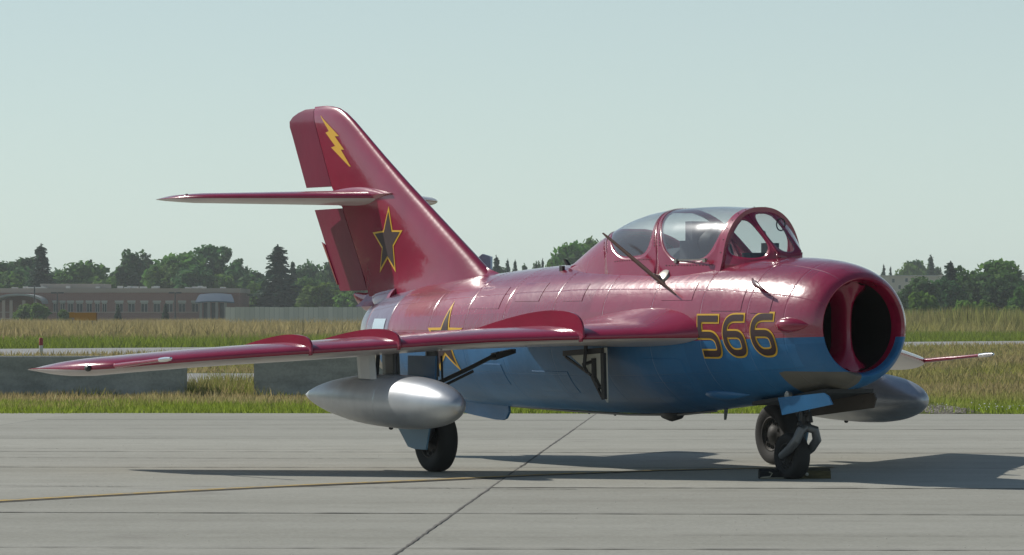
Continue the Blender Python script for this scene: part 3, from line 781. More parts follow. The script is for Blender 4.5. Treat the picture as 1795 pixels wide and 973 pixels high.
# cannon blister, belly blister, boarding step, mast, small probes
def blister(name, x0, x1, z, ry, rz, mat, yoff=0):
    mb = MB(); rs_ = []
    for k in range(17):
        t = k / 16; x = lerp(x0, x1, t); s = math.sin(PI * t ** .8) ** .8 if 0 < t < 1 else .02
        c, r = fus_cr(x); zz = z; yy = -math.sqrt(max(r * r - (zz - c) ** 2, 0)); nrm = Vector((0, yy, zz - c)).normalized()
        tg = Vector((0, -nrm.z, nrm.y)); o = Vector((x, yy, zz))
        rs_.append([o + nrm * (ry * s * math.cos(a)) + tg * (rz * s * math.sin(a)) for a in [2 * PI * j / 20 for j in range(20)]])
    mb.rings(rs_); return mb.build(name, mat, fuselage)
blister('cannon_blister', 3.88, 4.28, 1.395, .075, .068, m_red)
blister('belly_blister', 2.38, 3.0, .76, .05, .06, m_blue)
mb = MB(); mb.box(-.02, -.02, 0, 0, .02, .01)
mb = MB(); mb.rings([[(1.1, -.03 + .02, .545), (1.1, .03, .545)], [(1.25, -.02, .50), (1.25, .03, .50)], [(1.42, -.03, .55), (1.42, .03, .55)]], False, False, False)
mb = MB(); mb.lathe([(-.2, .001), (-.14, .05), (0, .075), (.14, .05), (.2, .001)], 'x', (1.16, 0, .55), 16); mb.build('beacon_light', m_dark, fuselage)
for x in (2.12, -.38, .12): 
    z = fus(x)[1]; mb = MB(); mb.tube([(x, 0, z + .02), (x - .02, 0, z - (.10 if x > 2 else .03))], [.022, .012], 8)
    mb.build('drain_mast', m_grey, fuselage)
mb = MB(); mb.tube([(-1.9, -.03, .566), (-.6, -.03, .538), (.4, -.03, .527), (1.3, -.03, .542), (2.0, -.03, .592)], .012, 6); mb.build('belly_pipe', m_grey, fuselage)
A0, A1 = Vector((2.33, -.68, 1.67)), Vector((.80, -.55, 2.262))
mb = MB(); d_ = (A1 - A0); rs_ = []
for t, a, b in ((0, .008, .005), (.28, .022, .010), (.5, .024, .011), (.93, .016, .009), (1, .010, .006)):
    c = A0 + d_ * t; e = Vector((1, .15, .7)).normalized(); f_ = d_.normalized().cross(e).normalized()
    rs_.append([c + e * a * math.cos(q) + f_ * b * math.sin(q) for q in [2 * PI * j / 12 for j in range(12)]])
mb.rings(rs_); mast = mb.build('antenna_mast', M_('mast_paint', (.055, .022, .016), .75, spec=.15), jet)
mb = MB(); mb.lathe([(0, .09), (.025, .08), (.04, .035)], 'z', (0, 0, 0), 16, cap1=True)
o = mb.build('mast_base', m_steel, mast); o.location = (1.87, -.525, 1.835); o.rotation_euler = (R(50), 0, 0)
mb = MB(); mb.tube([(1.87, -.50, 1.82), (1.87, -.645, 1.85)], .02, 10); mb.build('mast_bracket', m_steel, mast)
mb = MB(); rs_ = []
for t in range(9):
    s = t / 8; c = Vector((lerp(3.38, 3.72, s), lerp(-.50, -.60, s), lerp(1.795, 1.705, s))); w = .028 * math.sin(PI * (.12 + .80 * s)); 
    rs_.append([c + Vector((0, -.02 - .035 * math.sin(PI * s), .01)) + Vector((0, .014 * math.cos(q), w * math.sin(q))) for q in [2 * PI * j / 10 for j in range(10)]])
mb.rings(rs_); mb.build('air_data_vane', M_('vane_paint', (.10, .02, .02), .35, 0, .6), jet)
mb = MB(); c, r = fus_cr(-.3); mb.rings([[(-.33, -.30, 1.97), (-.28, -.30, 1.97), (-.28, -.27, 1.97), (-.33, -.27, 1.97)], [(-.36, -.315, 2.03), (-.33, -.315, 2.03), (-.33, -.29, 2.03), (-.36, -.29, 2.03)]])
mb.box(-.36, -.36, 1.91, -.30, -.33, 1.965); mb.build('vent_scoop', m_dark, jet, smooth=False)
# spine fasteners, dents: small bright screw heads over the upper skin
rv = MB(); random.seed(21)
def skin_pt(x, a, off=.001):
    c, r = fus_cr(x); q = smooth_interp(x, NEX); sn, cs = math.sin(a), math.cos(a); r = (r + off) * (abs(sn) ** q + abs(cs) ** q) ** (-1 / q); return Vector((x, -r * sn, c + r * cs))
for sx in (3.45, 2.72, 1.9, 1.05, .1, -.9, -1.72, -2.55, -3.62):
    for k in range(28): rivet(skin_pt(sx + .025, lerp(.1, 1.45, k / 27)), None, .0038)
for a in (.62, 1.02):
    for k in range(120): rivet(skin_pt(lerp(-3.4, 3.5, k / 119), a + .0), None, .0034)
tag(rv.build('skin_rivets', M_('rivet_paint', (.30, .03, .07), .3, .1, 1), fuselage, smooth=False, fix=False), kind='stuff')

# access panels standing a little proud of the skin
def access_panel(x0, x1, z0, z1):
    mb = MB(); nx, nz_ = 8, 6
    def g(e, off): return [[surf_f(lerp(x0 - e, x1 + e, i / nx), lerp(z0 - e, z1 + e, j / nz_), off) for i in range(nx + 1)] for j in range(nz_ + 1)]
    top = g(0, .0045); low = g(.004, -.002)
    mb.rings(top, False, False, False)
    loop = lambda q: q[0] + [row[-1] for row in q[1:-1]] + list(reversed(q[-1])) + [row[0] for row in reversed(q[1:-1])]
    mb.rings([loop(top), loop(low)], True, False, False)
    return mb.build('access_panel', m_fus, fuselage, angle=25)
for a_ in ((-1.75, -1.05, 1.55, 1.76), (-.75, -.25, 1.62, 1.80), (.25, .62, 1.62, 1.78), (2.9, 3.35, 1.52, 1.72), (3.5, 3.78, 1.50, 1.64), (2.05, 2.55, 1.62, 1.78), (1.75, 2.35, .86, 1.08), (-.4, .3, .74, .94), (-1.6, -1.0, .80, 1.0)): access_panel(*a_)
# ---- drop tanks
TK = [(-1.55, .002), (-1.50, .022), (-1.38, .065), (-1.1, .135), (-.75, .195), (-.3, .243), (.1, .262), (.5, .268), (.85, .257), (1.15, .225), (1.38, .172), (1.52, .11), (1.585, .06), (1.605, .02), (1.607, .001)]
TKf = [(x, smooth_interp(x, TK) * .935) for x in [lerp(-1.55, 1.607, k / 70) for k in range(71)] + [1.45, 1.5, 1.54, 1.57, 1.59, 1.6]]; TKf.sort()
def tank_mat():
    m = M_('silver_tank_paint', (.55, .57, .60), .34, .85)
    n = noise(m, coords(m), 4, 5); LK(m, ramp(m, n, [(.3, (.44, .46, .49)), (.7, (.54, .56, .58))]), B(m).inputs['Base Color'])
    t = N(m, 'ShaderNodeTexCoord'); s = N(m, 'ShaderNodeSeparateXYZ'); LK(m, t.outputs['Object'], s.inputs[0]); se = None
    for sx in (.35, -.55, -1.1):
        d = math_(m, 'ABSOLUTE', math_(m, 'SUBTRACT', s.outputs[0], sx)); k = math_(m, 'SUBTRACT', 1., math_(m, 'MULTIPLY', d, 110., True), True)
        se = k if se is None else math_(m, 'MAXIMUM', se, k)
    bump(m, math_(m, 'SUBTRACT', math_(m, 'MULTIPLY', n, .3), se), .4, .01); return m
m_tank = tank_mat(); B(m_tank).inputs['Metallic'].default_value = .62; B(m_tank).inputs['Roughness'].default_value = .38
for sgn in (-1, 1):
    yt_ = sgn * 2.56
    mb = MB(); mb.lathe(TKf, 'x', (0, 0, 0), 48)
    tk = mb.build('drop_tank', m_tank, jet); tk.location = (.06, yt_, .685); tk.rotation_euler = (0, R(1.0), 0)
    for dy, x0, x1 in ((-.13, -.16, .20), (.13, -.16, .18)):
        mb = MB(); y = 2.56 + dy
        for (z0, z1, sh) in ((.20, .50, .07),):
            P0 = [(x0, z0), (x1, z0), (x1 + sh * 0 - .02, z1), (x0 + .04, z1)]
            pr = []
            for x, z, w in [(x1, z0, .004), (x1 - .08, z0, .026), (x0 + .1, z0, .026), (x0, z0, .006)]: pr.append((x, z, w))
            lo = [(x, dy + w, z0) for x, z, w in pr] + [(x, dy - w, z0) for x, z, w in reversed(pr)]
            hi = [(x - .05, dy * 1.05 + w, z1) for x, z, w in pr] + [(x - .05, dy * 1.05 - w, z1) for x, z, w in reversed(pr)]
            mb.rings([lo, hi])
        mb.build('tank_pylon', m_grey if dy * sgn < 0 else M_('pylon_paint', (.45, .46, .46), .4, .3), tk, smooth=False)
    for a_, b_, r_ in (((-.05, 0, .22), (-.02, 0, .45), .02), ((.30, .02, .24), (.28, .02, .46), .014), ((-.35, 0, .22), (-.3, 0, .46), .014)):
        mb = MB(); mb.tube([a_, b_], r_, 8); mb.build('tank_strut', m_dark, tk)
    mb = MB(); mb.lathe([(0, .02), (-.02, .022), (-.03, .01)], 'z', (.25, 0, -.240), 10, cap1=True); mb.build('drain_plug', m_dark, tk)

# ---- landing gear
def wheel(parent, c, Rw, w, name='wheel', axis_sign=-1, flat=.012):
    mb = MB(); prof = []
    rim = Rw * .56
    for a, r in [(-.5, rim / Rw), (-.56, .64), (-.60, .76), (-.585, .87), (-.48, .945), (-.3, .985), (0, 1), (.3, .985), (.48, .945), (.585, .87), (.60, .76), (.56, .64), (.5, rim / Rw)]:
        prof.append((a * w, r * Rw))
    mb.lathe(prof, 'y', c, 48)
    # grooves
    V = []
    for (x, y, z) in mb.v: V.append((x, y, max(z, c[2] - Rw + flat)))
    mb.v = V
    ty = mb.build(name, m_rubber, parent, angle=60)
    mb = MB(); y_ = axis_sign
    mb.lathe([(y_ * .5 * w, rim * 1.02), (y_ * .52 * w, rim * .94), (y_ * .40 * w, rim * .86), (y_ * .34 * w, rim * .60), (y_ * .46 * w, rim * .40), (y_ * .52 * w, rim * .22), (y_ * .56 * w, rim * .12), (y_ * .56 * w, .001)], 'y', c, 32)
    mb.lathe([(-y_ * .5 * w, rim * 1.02), (-y_ * .42 * w, rim * .86), (-y_ * .40 * w, .001)], 'y', c, 32)
    for k in range(10):
        a = 2 * PI * k / 10; mb.lathe([(y_ * .44 * w, .02 * Rw / .3), (y_ * .385 * w - y_ * .0, .018), (y_ * .385 * w, .001)], 'y', (c[0] + rim * .73 * math.sin(a), c[1], c[2] + rim * .73 * math.cos(a)), 8)
    return ty, mb
for sgn in (-1, 1):
    gy = 1.93 * sgn; ZC = .302
    mb = MB(); top = Vector((.16, sgn * 2.05, 1.14)); kn = Vector((.20, sgn * 2.04, .62)); ax = Vector((.02, sgn * 2.03, .32))
    mb.tube([top, (.18, sgn * 2.045, .9)], .062, 16); mb.tube([(.18, sgn * 2.045, .92), kn], .045, 14); mb.tube([kn, (.13, sgn * 2.04, .45), ax], [.05, .052, .05], 14)
    mb.tube([ax, (.02, gy - sgn * .02, .31)], .04, 12); mb.tube([(.19, sgn * 2.03, .84), (.30, sgn * 2.02, .66), (.2, sgn * 2.02, .55)], .02, 8)
    leg = mb.build('main_gear_leg', m_grey, jet)
    ty_, hb = wheel(leg, (.02, gy, ZC), .312, .155, 'tyre', -1 if sgn < 0 else -1); hb.build('wheel_hub', m_hub, leg, angle=40)
    # side brace to the wing root
    mb = MB(); mb.tube([(.17, sgn * 1.99, .84), (.12, sgn * 1.62, .98), (.08, sgn * 1.28, 1.12)], .021, 10); mb.tube([(.20, sgn * 1.98, .80), (.15, sgn * 1.60, .95)], .014, 8); mb.rings([[(.03, sgn * 1.34, 1.055), (.13, sgn * 1.34, 1.055), (.13, sgn * 1.34, 1.12), (.03, sgn * 1.34, 1.12)], [(.03, sgn * 1.12, 1.12), (.13, sgn * 1.12, 1.12), (.13, sgn * 1.12, 1.16), (.03, sgn * 1.12, 1.16)]]); mb.build('side_brace', m_dark, leg)
    mb = MB(); mb.tube([(.26, sgn * 2.0, 1.1), (.24, sgn * 1.98, .9), (.28, sgn * 1.99, .7), (.1, sgn * 2.0, .42)], .011, 6); mb.tube([(.12, sgn * 1.98, 1.1), (.10, sgn * 1.97, .8), (.14, sgn * 1.99, .6)], .011, 6); mb.build('brake_hose', m_dark, leg)
    # doors on the leg: long upper, tapered lower
    mb = MB(); yd = sgn * 2.125
    P1 = [(.40, 1.10), (-.16, 1.10), (-.16, .66), (.36, .62)]
    mb.rings([[(x, yd + sgn * .012, z) for x, z in P1], [(x, yd - sgn * .006, z) for x, z in P1]]); mb.build('leg_door', m_blue, leg, smooth=False)
    mb = MB(); P2 = [(.34, .61), (-.24, .61), (-.40, .46), (-.14, .235), (.0, .215), (.22, .215), (.28, .40)]
    mb.rings([[(x, yd + sgn * .022, z) for x, z in P2], [(x, yd + sgn * .004, z) for x, z in P2]]); mb.build('leg_door', M_('pale_blue_paint', (.16, .30, .42), .4), leg, smooth=False)
    # inner door hanging from the wing root, ribbed on its inside
    mb = MB(); yd = sgn * .86
    P3 = [(.64, 1.14), (1.39, 1.18), (1.41, .78), (1.41, .67), (1.33, .74), (1.12, .93)]
    mb.rings([[(x, yd - sgn * .008, z) for x, z in P3], [(x, yd + sgn * .008, z) for x, z in P3]]); dr = mb.build('inner_gear_door', m_primer, jet, smooth=False)
    mb = MB()
    def bar(a, b, w, t=.03):
        a, b = Vector((a[0], 0, a[1])), Vector((b[0], 0, b[1])); d = (b - a).normalized(); n_ = Vector((-d.z, 0, d.x)) * w / 2
        q = [a + n_, b + n_, b - n_, a - n_]
        mb.rings([[Vector((p.x, yd + sgn * .009, p.z)) for p in q], [Vector((p.x, yd + sgn * (.009 + t), p.z)) for p in q]])
    bar((.64, 1.12), (1.36, 1.155), .05); bar((1.37, 1.13), (1.39, .70), .055); bar((.66, 1.09), (1.14, .92), .02, .02); bar((1.15, .91), (1.36, .70), .02, .02)
    bar((1.20, 1.08), (1.21, .90), .035, .035); bar((1.21, .90), (1.31, .80), .03, .035); bar((1.02, 1.02), (1.18, 1.05), .022, .04)
    mb.tube([(1.10, yd + sgn * .05, 1.24), (1.10, yd + sgn * .07, 1.0), (1.13, yd + sgn * .06, .95)], .018, 8)
    mb.build('door_rib', m_dark, dr, smooth=False)
# nose gear
mb = MB()
mb.tube([(3.40, 0, .95), (3.42, 0, .70)], .055, 16); mb.tube([(3.42, 0, .72), (3.43, 0, .50)], .04, 14); mb.lathe([(-.03, .05), (0, .065), (.03, .05)], 'z', (3.43, 0, .50), 14, cap0=True, cap1=True)
mb.tube([(3.44, .0, .58), (3.52, 0, .60), (3.54, 0, .52)], .02, 8); mb.tube([(3.46, -.05, .66), (3.50, -.06, .56), (3.46, -.03, .48)], .014, 8)
ng = mb.build('nose_gear_leg', m_dark, jet)
mb = MB()
for s in (-1, 1): mb.tube([(3.45, 0, .475), (3.49, s * .075, .45), (3.47, s * .11, .36), (3.37, s * .115, .28), (3.23, s * .11, .21)], [.04, .042, .042, .04, .036], 14)
mb.build('wheel_fork', m_grey, ng)
ty_, hb = wheel(ng, (3.23, 0, .208), .215, .125, 'tyre'); hb.build('wheel_hub', m_hub, ng, angle=40)
mb = MB(); rs_ = []
P4 = [(3.55, .745), (4.30, .80), (4.37, .77), (4.40, .70), (3.56, .59)]
mb.rings([[(x, -.36 + (.74 - z) * .25, z) for x, z in P4], [(x, -.345 + (.74 - z) * .25, z) for x, z in P4]]); mb.build('nose_gear_door', m_blue, jet, smooth=False)
mb = MB(); P5 = [(3.0, .71), (4.05, .79), (4.08, .74), (4.04, .655), (3.04, .56)]
mb.rings([[(x, .33, z) for x, z in P5], [(x, .345, z) for x, z in P5]]); mb.tube([(3.86, .325, .715), (3.86, .345, .715)], .025, 10); mb.build('nose_gear_door', M_('door_inside_paint', (.075, .062, .05), .6), jet, smooth=False)
mb = MB(); mb.tube([(3.66, -.30, .765), (3.66, -.34, .77)], .035, 12); mb.build('door_hinge', m_steel, jet)
mb = MB(); mb.rings([[(3.0, -.28, .70), (4.15, -.26, .83), (4.15, .26, .83), (3.0, .28, .70)], [(3.0, -.28, .665), (4.15, -.26, .795), (4.15, .26, .795), (3.0, .28, .665)]]); mb.build('wheel_well', m_cock, jet, smooth=False)
#@@MORE
# chocks at the nose wheel
def chock(name, cx, cy, rz, L, w, h, m, label):
    mb = MB(); pr = [(-w / 2, 0), (w / 2, 0), (w / 2 * .75, h * .75), (0.1 * w, h), (-w / 2 * .75, h * .75)]
    mb.rings([[(-L / 2, y, z) for y, z in pr], [(L / 2, y, z) for y, z in pr]])
    o = mb.build(name, m, smooth=False); o.location = (cx, cy, .002); o.rotation_euler = (0, 0, rz)
    return tag(o, label, 'wheel chock', 'chocks at the nose wheel')
m_wood = M_('chock_wood', (.10, .085, .035), .8); n_ = noise(m_wood, coords(m_wood, scale=(3, 30, 30)), 3, 4); LK(m_wood, ramp(m_wood, n_, [(.3, (.06, .05, .02)), (.7, (.14, .115, .05))]), B(m_wood).inputs['Base Color'])
m_chd = M_('chock_rubber', (.012, .012, .012), .85)
ck = chock('wheel_chock', 2.40, 37.0, R(3), .33, .13, .085, m_chd, 'black wheel chock with pale rope in front of the nose wheel')
mb = MB()
for x in (-.07, .13): mb.tube([(x - .08, -.072, .012), (x, -.074, .02), (x + .02, -.074, .05), (x - .01, -.07, .062)], .006, 6)
mb.tube([(-.16, -.072, .008), (.12, -.076, .006)], .005, 6)
mb.build('rope', M_('rope_fibre', (.38, .34, .26), .9), ck)
ck = chock('wheel_chock', 2.725, 37.03, R(4), .32, .13, .09, m_wood, 'olive brown wooden chock beside the black chock, right of it')
mb = MB(); mb.lathe([(0, .016), (-.006, .016), (-.008, .001)], 'y', (-.06, -.060, .04), 10); mb.build('bolt_head', m_steel, ck)

# ================================================================ barriers, marker post, sign, fence
def barrier_mat():
    m = M_('barrier_concrete', (.16, .16, .15), .9, spec=.2)
    a = noise(m, coords(m, scale=(1, 1, 3)), 1.6, 6); b = noise(m, coords(m), 22, 3)
    c = ramp(m, a, [(.3, (.26, .26, .23)), (.55, (.37, .365, .325)), (.75, (.43, .42, .375))])
    LK(m, mix(m, .5, c, ramp(m, b, [(.3, (.75, .75, .75)), (.7, (1.15, 1.15, 1.15))]), 'MULTIPLY'), B(m).inputs['Base Color']); bump(m, b, .4, .02); return m
m_bar = barrier_mat()
def barrier(x0, x1, label):
    mb = MB(); H = .78; pr = [(-.30, 0), (-.30, .08), (-.255, .16), (-.22, H - .02), (-.20, H), (.20, H), (.22, H - .02), (.255, .16), (.30, .08), (.30, 0)]
    L = x1 - x0; sec = []
    for x, k in ((0, .97), (.02, 1), (L - .02, 1), (L, .97)): sec.append([(x, y * k, z if z < .7 else z * (1 - (1 - k) * .5)) for y, z in pr])
    mb.rings(sec); o = mb.build('concrete_barrier', m_bar, angle=25); o.location = (x0, 75.1, -.02)
    return tag(o, label, 'concrete barrier', 'barriers along the grass')
barrier(-12.1, -5.99, 'grey concrete barrier on the grass behind the near wing tip, left of the gap')
barrier(-4.73, -1.35, 'grey concrete barrier behind the near silver drop tank, right of the gap')
# marker post
pm = px(72, 622, 158); post = empty('marker_post', (pm.x, 158, 0)); tag(post, 'white marker post with a red top beside the far taxiway', 'marker post')
mb = MB(); mb.lathe([(0, .075), (.40, .075), (.402, .07)], 'z', (0, 0, 0), 14, cap1=True); mb.build('post_shaft', M_('post_white', (.62, .62, .58), .6), post)
mb = MB(); mb.lathe([(.40, .078), (.66, .078), (.69, .06), (.70, .001)], 'z', (0, 0, 0), 14); mb.build('post_cap', M_('post_red', (.33, .02, .02), .5), post)
# orange airfield sign
d = 300; sg = empty('airfield_sign', (px(145, 557, d).x, d, 0)); tag(sg, 'long orange airfield sign standing in the dry grass before the brick building', 'sign')
m_or = M_('sign_orange', (.50, .22, .012), .55); m_ord = M_('sign_dark_orange', (.26, .10, .01), .6)
mb = MB(); mb.box(-.60, -.10, 1.28, .98, .10, 1.86); mb.build('sign_panel', m_or, sg, smooth=False)
mb = MB(); mb.box(-.98, -.09, 1.48, -.61, .09, 1.88); mb.build('sign_panel', m_or, sg, smooth=False)
mb = MB(); mb.box(.98, -.08, 1.26, 1.05, .08, 1.84); mb.build('end_cap', m_ord, sg, smooth=False)
for x in (-.78, -.2, .7):
    mb = MB(); mb.box(x - .04, -.04, -.06, x + .04, .04, 1.48 if x < -.5 else 1.31); mb.build('sign_leg', m_grey, sg, smooth=False)
# pale fence of vertical panels
d = 430; fx0 = px(395, 540, d).x; fence = empty('panel_fence', (fx0, d, 0)); tag(fence, 'pale grey fence of upright panels between brick building and jet tail', 'fence')
m_fen = M_('fence_panel_grey', (.40, .40, .36), .7); oi = N(m_fen, 'ShaderNodeObjectInfo'); LK(m_fen, ramp(m_fen, oi.outputs['Random'], [(0, (.55, .55, .47)), (1, (.68, .67, .58))]), B(m_fen).inputs['Base Color'])
m_fpost = M_('fence_post_grey', (.36, .36, .32), .7)
mb = MB(); mb.box(.015, 0, 0, .50, .05, 2.62); fp0 = mb.build('fence_panel', m_fen, fence, smooth=False)
mb = MB(); mb.box(-.015, .02, 0, .015, .10, 2.56); ps0 = mb.build('fence_post', m_fpost, fence, smooth=False)
for k in range(1, 40):
    for o in (fp0, ps0):
        c = o.copy(); COL.objects.link(c); c.parent = fence; c.location = (k * .515, 0, random.uniform(-.03, .03) if o is fp0 else 0)
mb = MB(); mb.box(0, .051, .4, 20.6, .09, .52); mb.build('fence_rail', m_fpost, fence, smooth=False)
mb = MB(); mb.box(0, .051, 2.0, 20.6, .09, 2.12); mb.build('fence_rail', m_fpost, fence, smooth=False)

# ================================================================ brick building far left
DB = 700; K = DB / F_PX
def bx(x): return (x - 897.5) * K
def bz(y): return CAM_H - (y - HOR) * K
bld = empty('brick_building', (bx(210), DB, 0)); ox = bx(210)
tag(bld, 'long low brown brick building with a row of windows at far left', 'building')
def brick():
    m = M_('brown_brick', (.17, .085, .07), .9, spec=.2)
    bt = N(m, 'ShaderNodeTexBrick'); bt.inputs['Scale'].default_value = 1.; bt.inputs['Brick Width'].default_value = .6; bt.inputs['Row Height'].default_value = .2; bt.inputs['Mortar Size'].default_value = .02
    bt.inputs['Color1'].default_value = (.27, .125, .10, 1); bt.inputs['Color2'].default_value = (.31, .15, .12, 1); bt.inputs['Mortar'].default_value = (.32, .26, .23, 1)
    t = N(m, 'ShaderNodeTexCoord'); s = N(m, 'ShaderNodeSeparateXYZ'); c = N(m, 'ShaderNodeCombineXYZ'); LK(m, t.outputs['Object'], s.inputs[0]); LK(m, s.outputs[0], c.inputs[0]); LK(m, s.outputs[2], c.inputs[1])
    LK(m, c.outputs[0], bt.inputs['Vector']); LK(m, bt.outputs[0], B(m).inputs['Base Color']); return m
m_brick = brick(); m_tan = M_('tan_parapet', (.42, .34, .28), .85); m_trim = M_('pale_window_trim', (.5, .5, .45), .7); m_pane = M_('window_glass', (.035, .05, .055), .12, 0, 0); m_pent = M_('penthouse_cladding', (.40, .35, .30), .8); m_metalroof = M_('metal_roof', (.34, .35, .34), .6, .1); m_blueroof = M_('blue_grey_roof', (.10, .135, .18), .5, .1)
Lx0, Lx1 = bx(-160) - ox, bx(420) - ox; WY = 0.
# wall as bands around the window openings
wins = [97, 109.5, 123.5, 139.5, 156.5, 170.5, 183, 209, 230.5, 253, 275, 297, 319, 342]
ww = [8, 8, 10, 11, 10, 8, 8, 13, 12, 12, 12, 12, 12, 12]
wz0, wz1 = bz(546.5), bz(527)
mb = MB(); mb.box(Lx0, 0, -.06, Lx1, 26, wz0); mb.box(Lx0, 0, wz1, Lx1, 26, bz(513)); xx = Lx0
mb.box(Lx0, .45, wz0, Lx1, 26, wz1)
for w, wd in zip(wins, ww):
    a, b = bx(w - wd / 2) - ox, bx(w + wd / 2) - ox
    mb.box(xx, 0, wz0, a, .45, wz1); xx = b
mb.box(xx, 0, wz0, Lx1, .45, wz1)
tag(mb.build('wall', m_brick, bld, smooth=False, fix=False))
mb = MB(); mb.box(Lx0 - .15, -.15, bz(513), Lx1 + .15, 26.1, bz(505.3)); mb.build('parapet', m_tan, bld, smooth=False)
mb = MB(); mb.box(Lx0, -.10, bz(548.2), bx(346) - ox, -.002, bz(546.6)); mb.build('sill_band', m_tan, bld, smooth=False)
mb = MB(); mb.box(bx(63) - ox, 6, bz(505.3), bx(177) - ox, 18, bz(497)); mb.build('penthouse', m_pent, bld, smooth=False)
for w, wd in zip(wins, ww):
    a, b = bx(w - wd / 2) - ox, bx(w + wd / 2) - ox
    mb = MB(); mb.box(a - .12, -.08, wz1 - .34, b + .12, -.003, wz1 + .02)
    mb.box(a, .16, wz0, a + .07, .26, wz1); mb.box(b - .07, .16, wz0, b, .26, wz1); mb.box((a + b) / 2 - .04, .155, wz0, (a + b) / 2 + .04, .255, wz1 - .35); mb.box(a + .07, .15, wz1 - .55, b - .07, .25, wz1 - .36)
    wf_ = mb.build('window', m_trim, bld, smooth=False, fix=False)
    mb = MB(); mb.box(a, .28, wz0, b, .32, wz1); mb.build('pane', m_pane, wf_, smooth=False)
# arched entrance canopy at the left
mb = MB(); cx = bx(42) - ox; hw = (bx(85) - bx(0)) / 2; zb_ = bz(529); hh_ = bz(515) - zb_
for y in (0,): 
    rows = []
    for yy in (-9, -.01):
        rows.append([(cx + hw * math.cos(PI * k / 24), yy, zb_ + hh_ * math.sin(PI * k / 24)) for k in range(25)])
    rows2 = [[(p[0], p[1], p[2] - .35) for p in r] for r in rows]
    mb.rings([rows[0], rows[1], rows2[1], rows2[0], rows[0]], False, False, False)
cp = mb.build('entrance_canopy', m_metalroof, bld)
for x in (17, 30, 52, 72):
    mb = MB(); mb.box(bx(x) - ox - .25, -8.6, -.06, bx(x) - ox + .25, -8.1, zb_ + .2); mb.build('column', m_tan, cp, smooth=False)
# curved blue grey porch roof at the right end
mb = MB(); rows = []
for k in range(7):
    t = k / 6; rows.append([(bx(lerp(lerp(346, 352, t), lerp(400, 413, 1 - t) if False else lerp(404, 414, 1 - t), s)) - ox, lerp(-4.5, -.05, t), lerp(bz(529.5), bz(515.5), math.sin(t * PI / 2)) + .18 * math.sin(PI * s)) for s in [j / 10 for j in range(11)]])
low = [[(p[0], p[1], p[2] - .22) for p in r] for r in rows]
mb.rings([*rows, *reversed(low), rows[0]], False, False, False); m_col = M_('porch_column', (.28, .27, .25), .7); pr_ = mb.build('porch_roof', m_blueroof, bld)
for x in (355, 369, 383, 398):
    mb = MB(); mb.box(bx(x) - ox - .22, -4.2, -.06, bx(x) - ox + .22, -3.8, bz(530)); mb.build('column', m_col, pr_, smooth=False)
for x in (362, 376, 391):
    mb = MB(); mb.box(bx(x) - ox - .5, -.07, .3, bx(x) - ox + .5, -.01, bz(531)); mb.build('glazed_door', m_pane, bld, smooth=False)
mb = MB(); random.seed(3)
for k in range(26):
    x = lerp(Lx0 + 8, Lx1 - 2, random.random()); mb.box(x, random.uniform(2, 5), bz(505.3), x + random.uniform(.3, 1.2), 6, bz(505.3) + random.uniform(.15, .45))
tag(mb.build('roof_units', M_('roof_unit_metal', (.6, .6, .58), .4, .4), bld, smooth=False), kind='stuff')
# street lamps
def lamp(x, ytop, d, label):
    p = px(x, ytop, d); o = empty('street_lamp', (p.x, d, 0)); tag(o, label, 'street lamp', 'lamps before the brick building')
    mb = MB(); mb.tube([(0, 0, -.06), (0, 0, p.z)], [.16, .10], 8); mb.build('pole', m_dark, o)
    for s in (-1, 1):
        mb = MB(); mb.box(s * .15 if s > 0 else -1.0, -.2, p.z - .1, 1.0 if s > 0 else -.15, .2, p.z + .14); mb.build('lamp_head', m_dark, o, smooth=False)
    mb = MB(); mb.box(-.2, -.05, p.z - .02, .2, .05, p.z + .08); mb.build('cross_arm', m_dark, o, smooth=False)
lamp(100.5, 513.5, 650, 'dark twin head street lamp beside the first windows of the brick building')
lamp(307, 513.5, 650, 'dark twin head street lamp beside the last windows of the brick building')
lamp(60.5, 502, 655, 'tall dark street lamp in front of the arched entrance canopy')
# parked cars at the very left
def car(x, d, col, rz, label):
    p = px(x, 555, d); o = empty('parked_car', (p.x, d, -.06), rz); tag(o, label, 'car', 'cars parked before the brick building')
    mcol = M_('car_paint', col, .3, .3, 1)
    mb = MB(); prof = [(-2.2, .35), (-2.25, .62), (-2.1, .86), (-1.2, .95), (1.0, .95), (2.05, .80), (2.25, .58), (2.2, .33)]
    mb.rings([[(x_, -.86, z) for x_, z in prof], [(x_, -.80, z + .01) for x_, z in prof], [(x_, .80, z + .01) for x_, z in prof], [(x_, .86, z) for x_, z in prof]]); mb.build('body', mcol, o, angle=30)
    mb = MB(); mb.rings([[(-1.55, -.74, .94), (1.0, -.74, .94), (1.0, .74, .94), (-1.55, .74, .94)], [(-1.0, -.60, 1.40), (.30, -.60, 1.40), (.30, .60, 1.40), (-1.0, .60, 1.40)]]); mb.build('window', m_pane, o, angle=20)
    mb = MB(); mb.box(-1.0, -.62, 1.395, .32, .62, 1.45); mb.build('roof', mcol, o, smooth=False)
    for sx in (-1.35, 1.35):
        for sy in (-.8, .8):
            mb = MB(); mb.lathe([(-.1, .001), (-.1, .2), (-.1, .31), (.1, .31), (.1, .2), (.1, .001)], 'y', (sx, sy, .31), 16); mb.build('wheel', m_rubber, o)
car(-1, 640, (.06, .14, .26), R(70), 'blue parked car cut by the left picture edge before the brick building')
car(13, 630, (.5, .5, .5), R(8), 'silver parked car before the columns of the arched entrance')
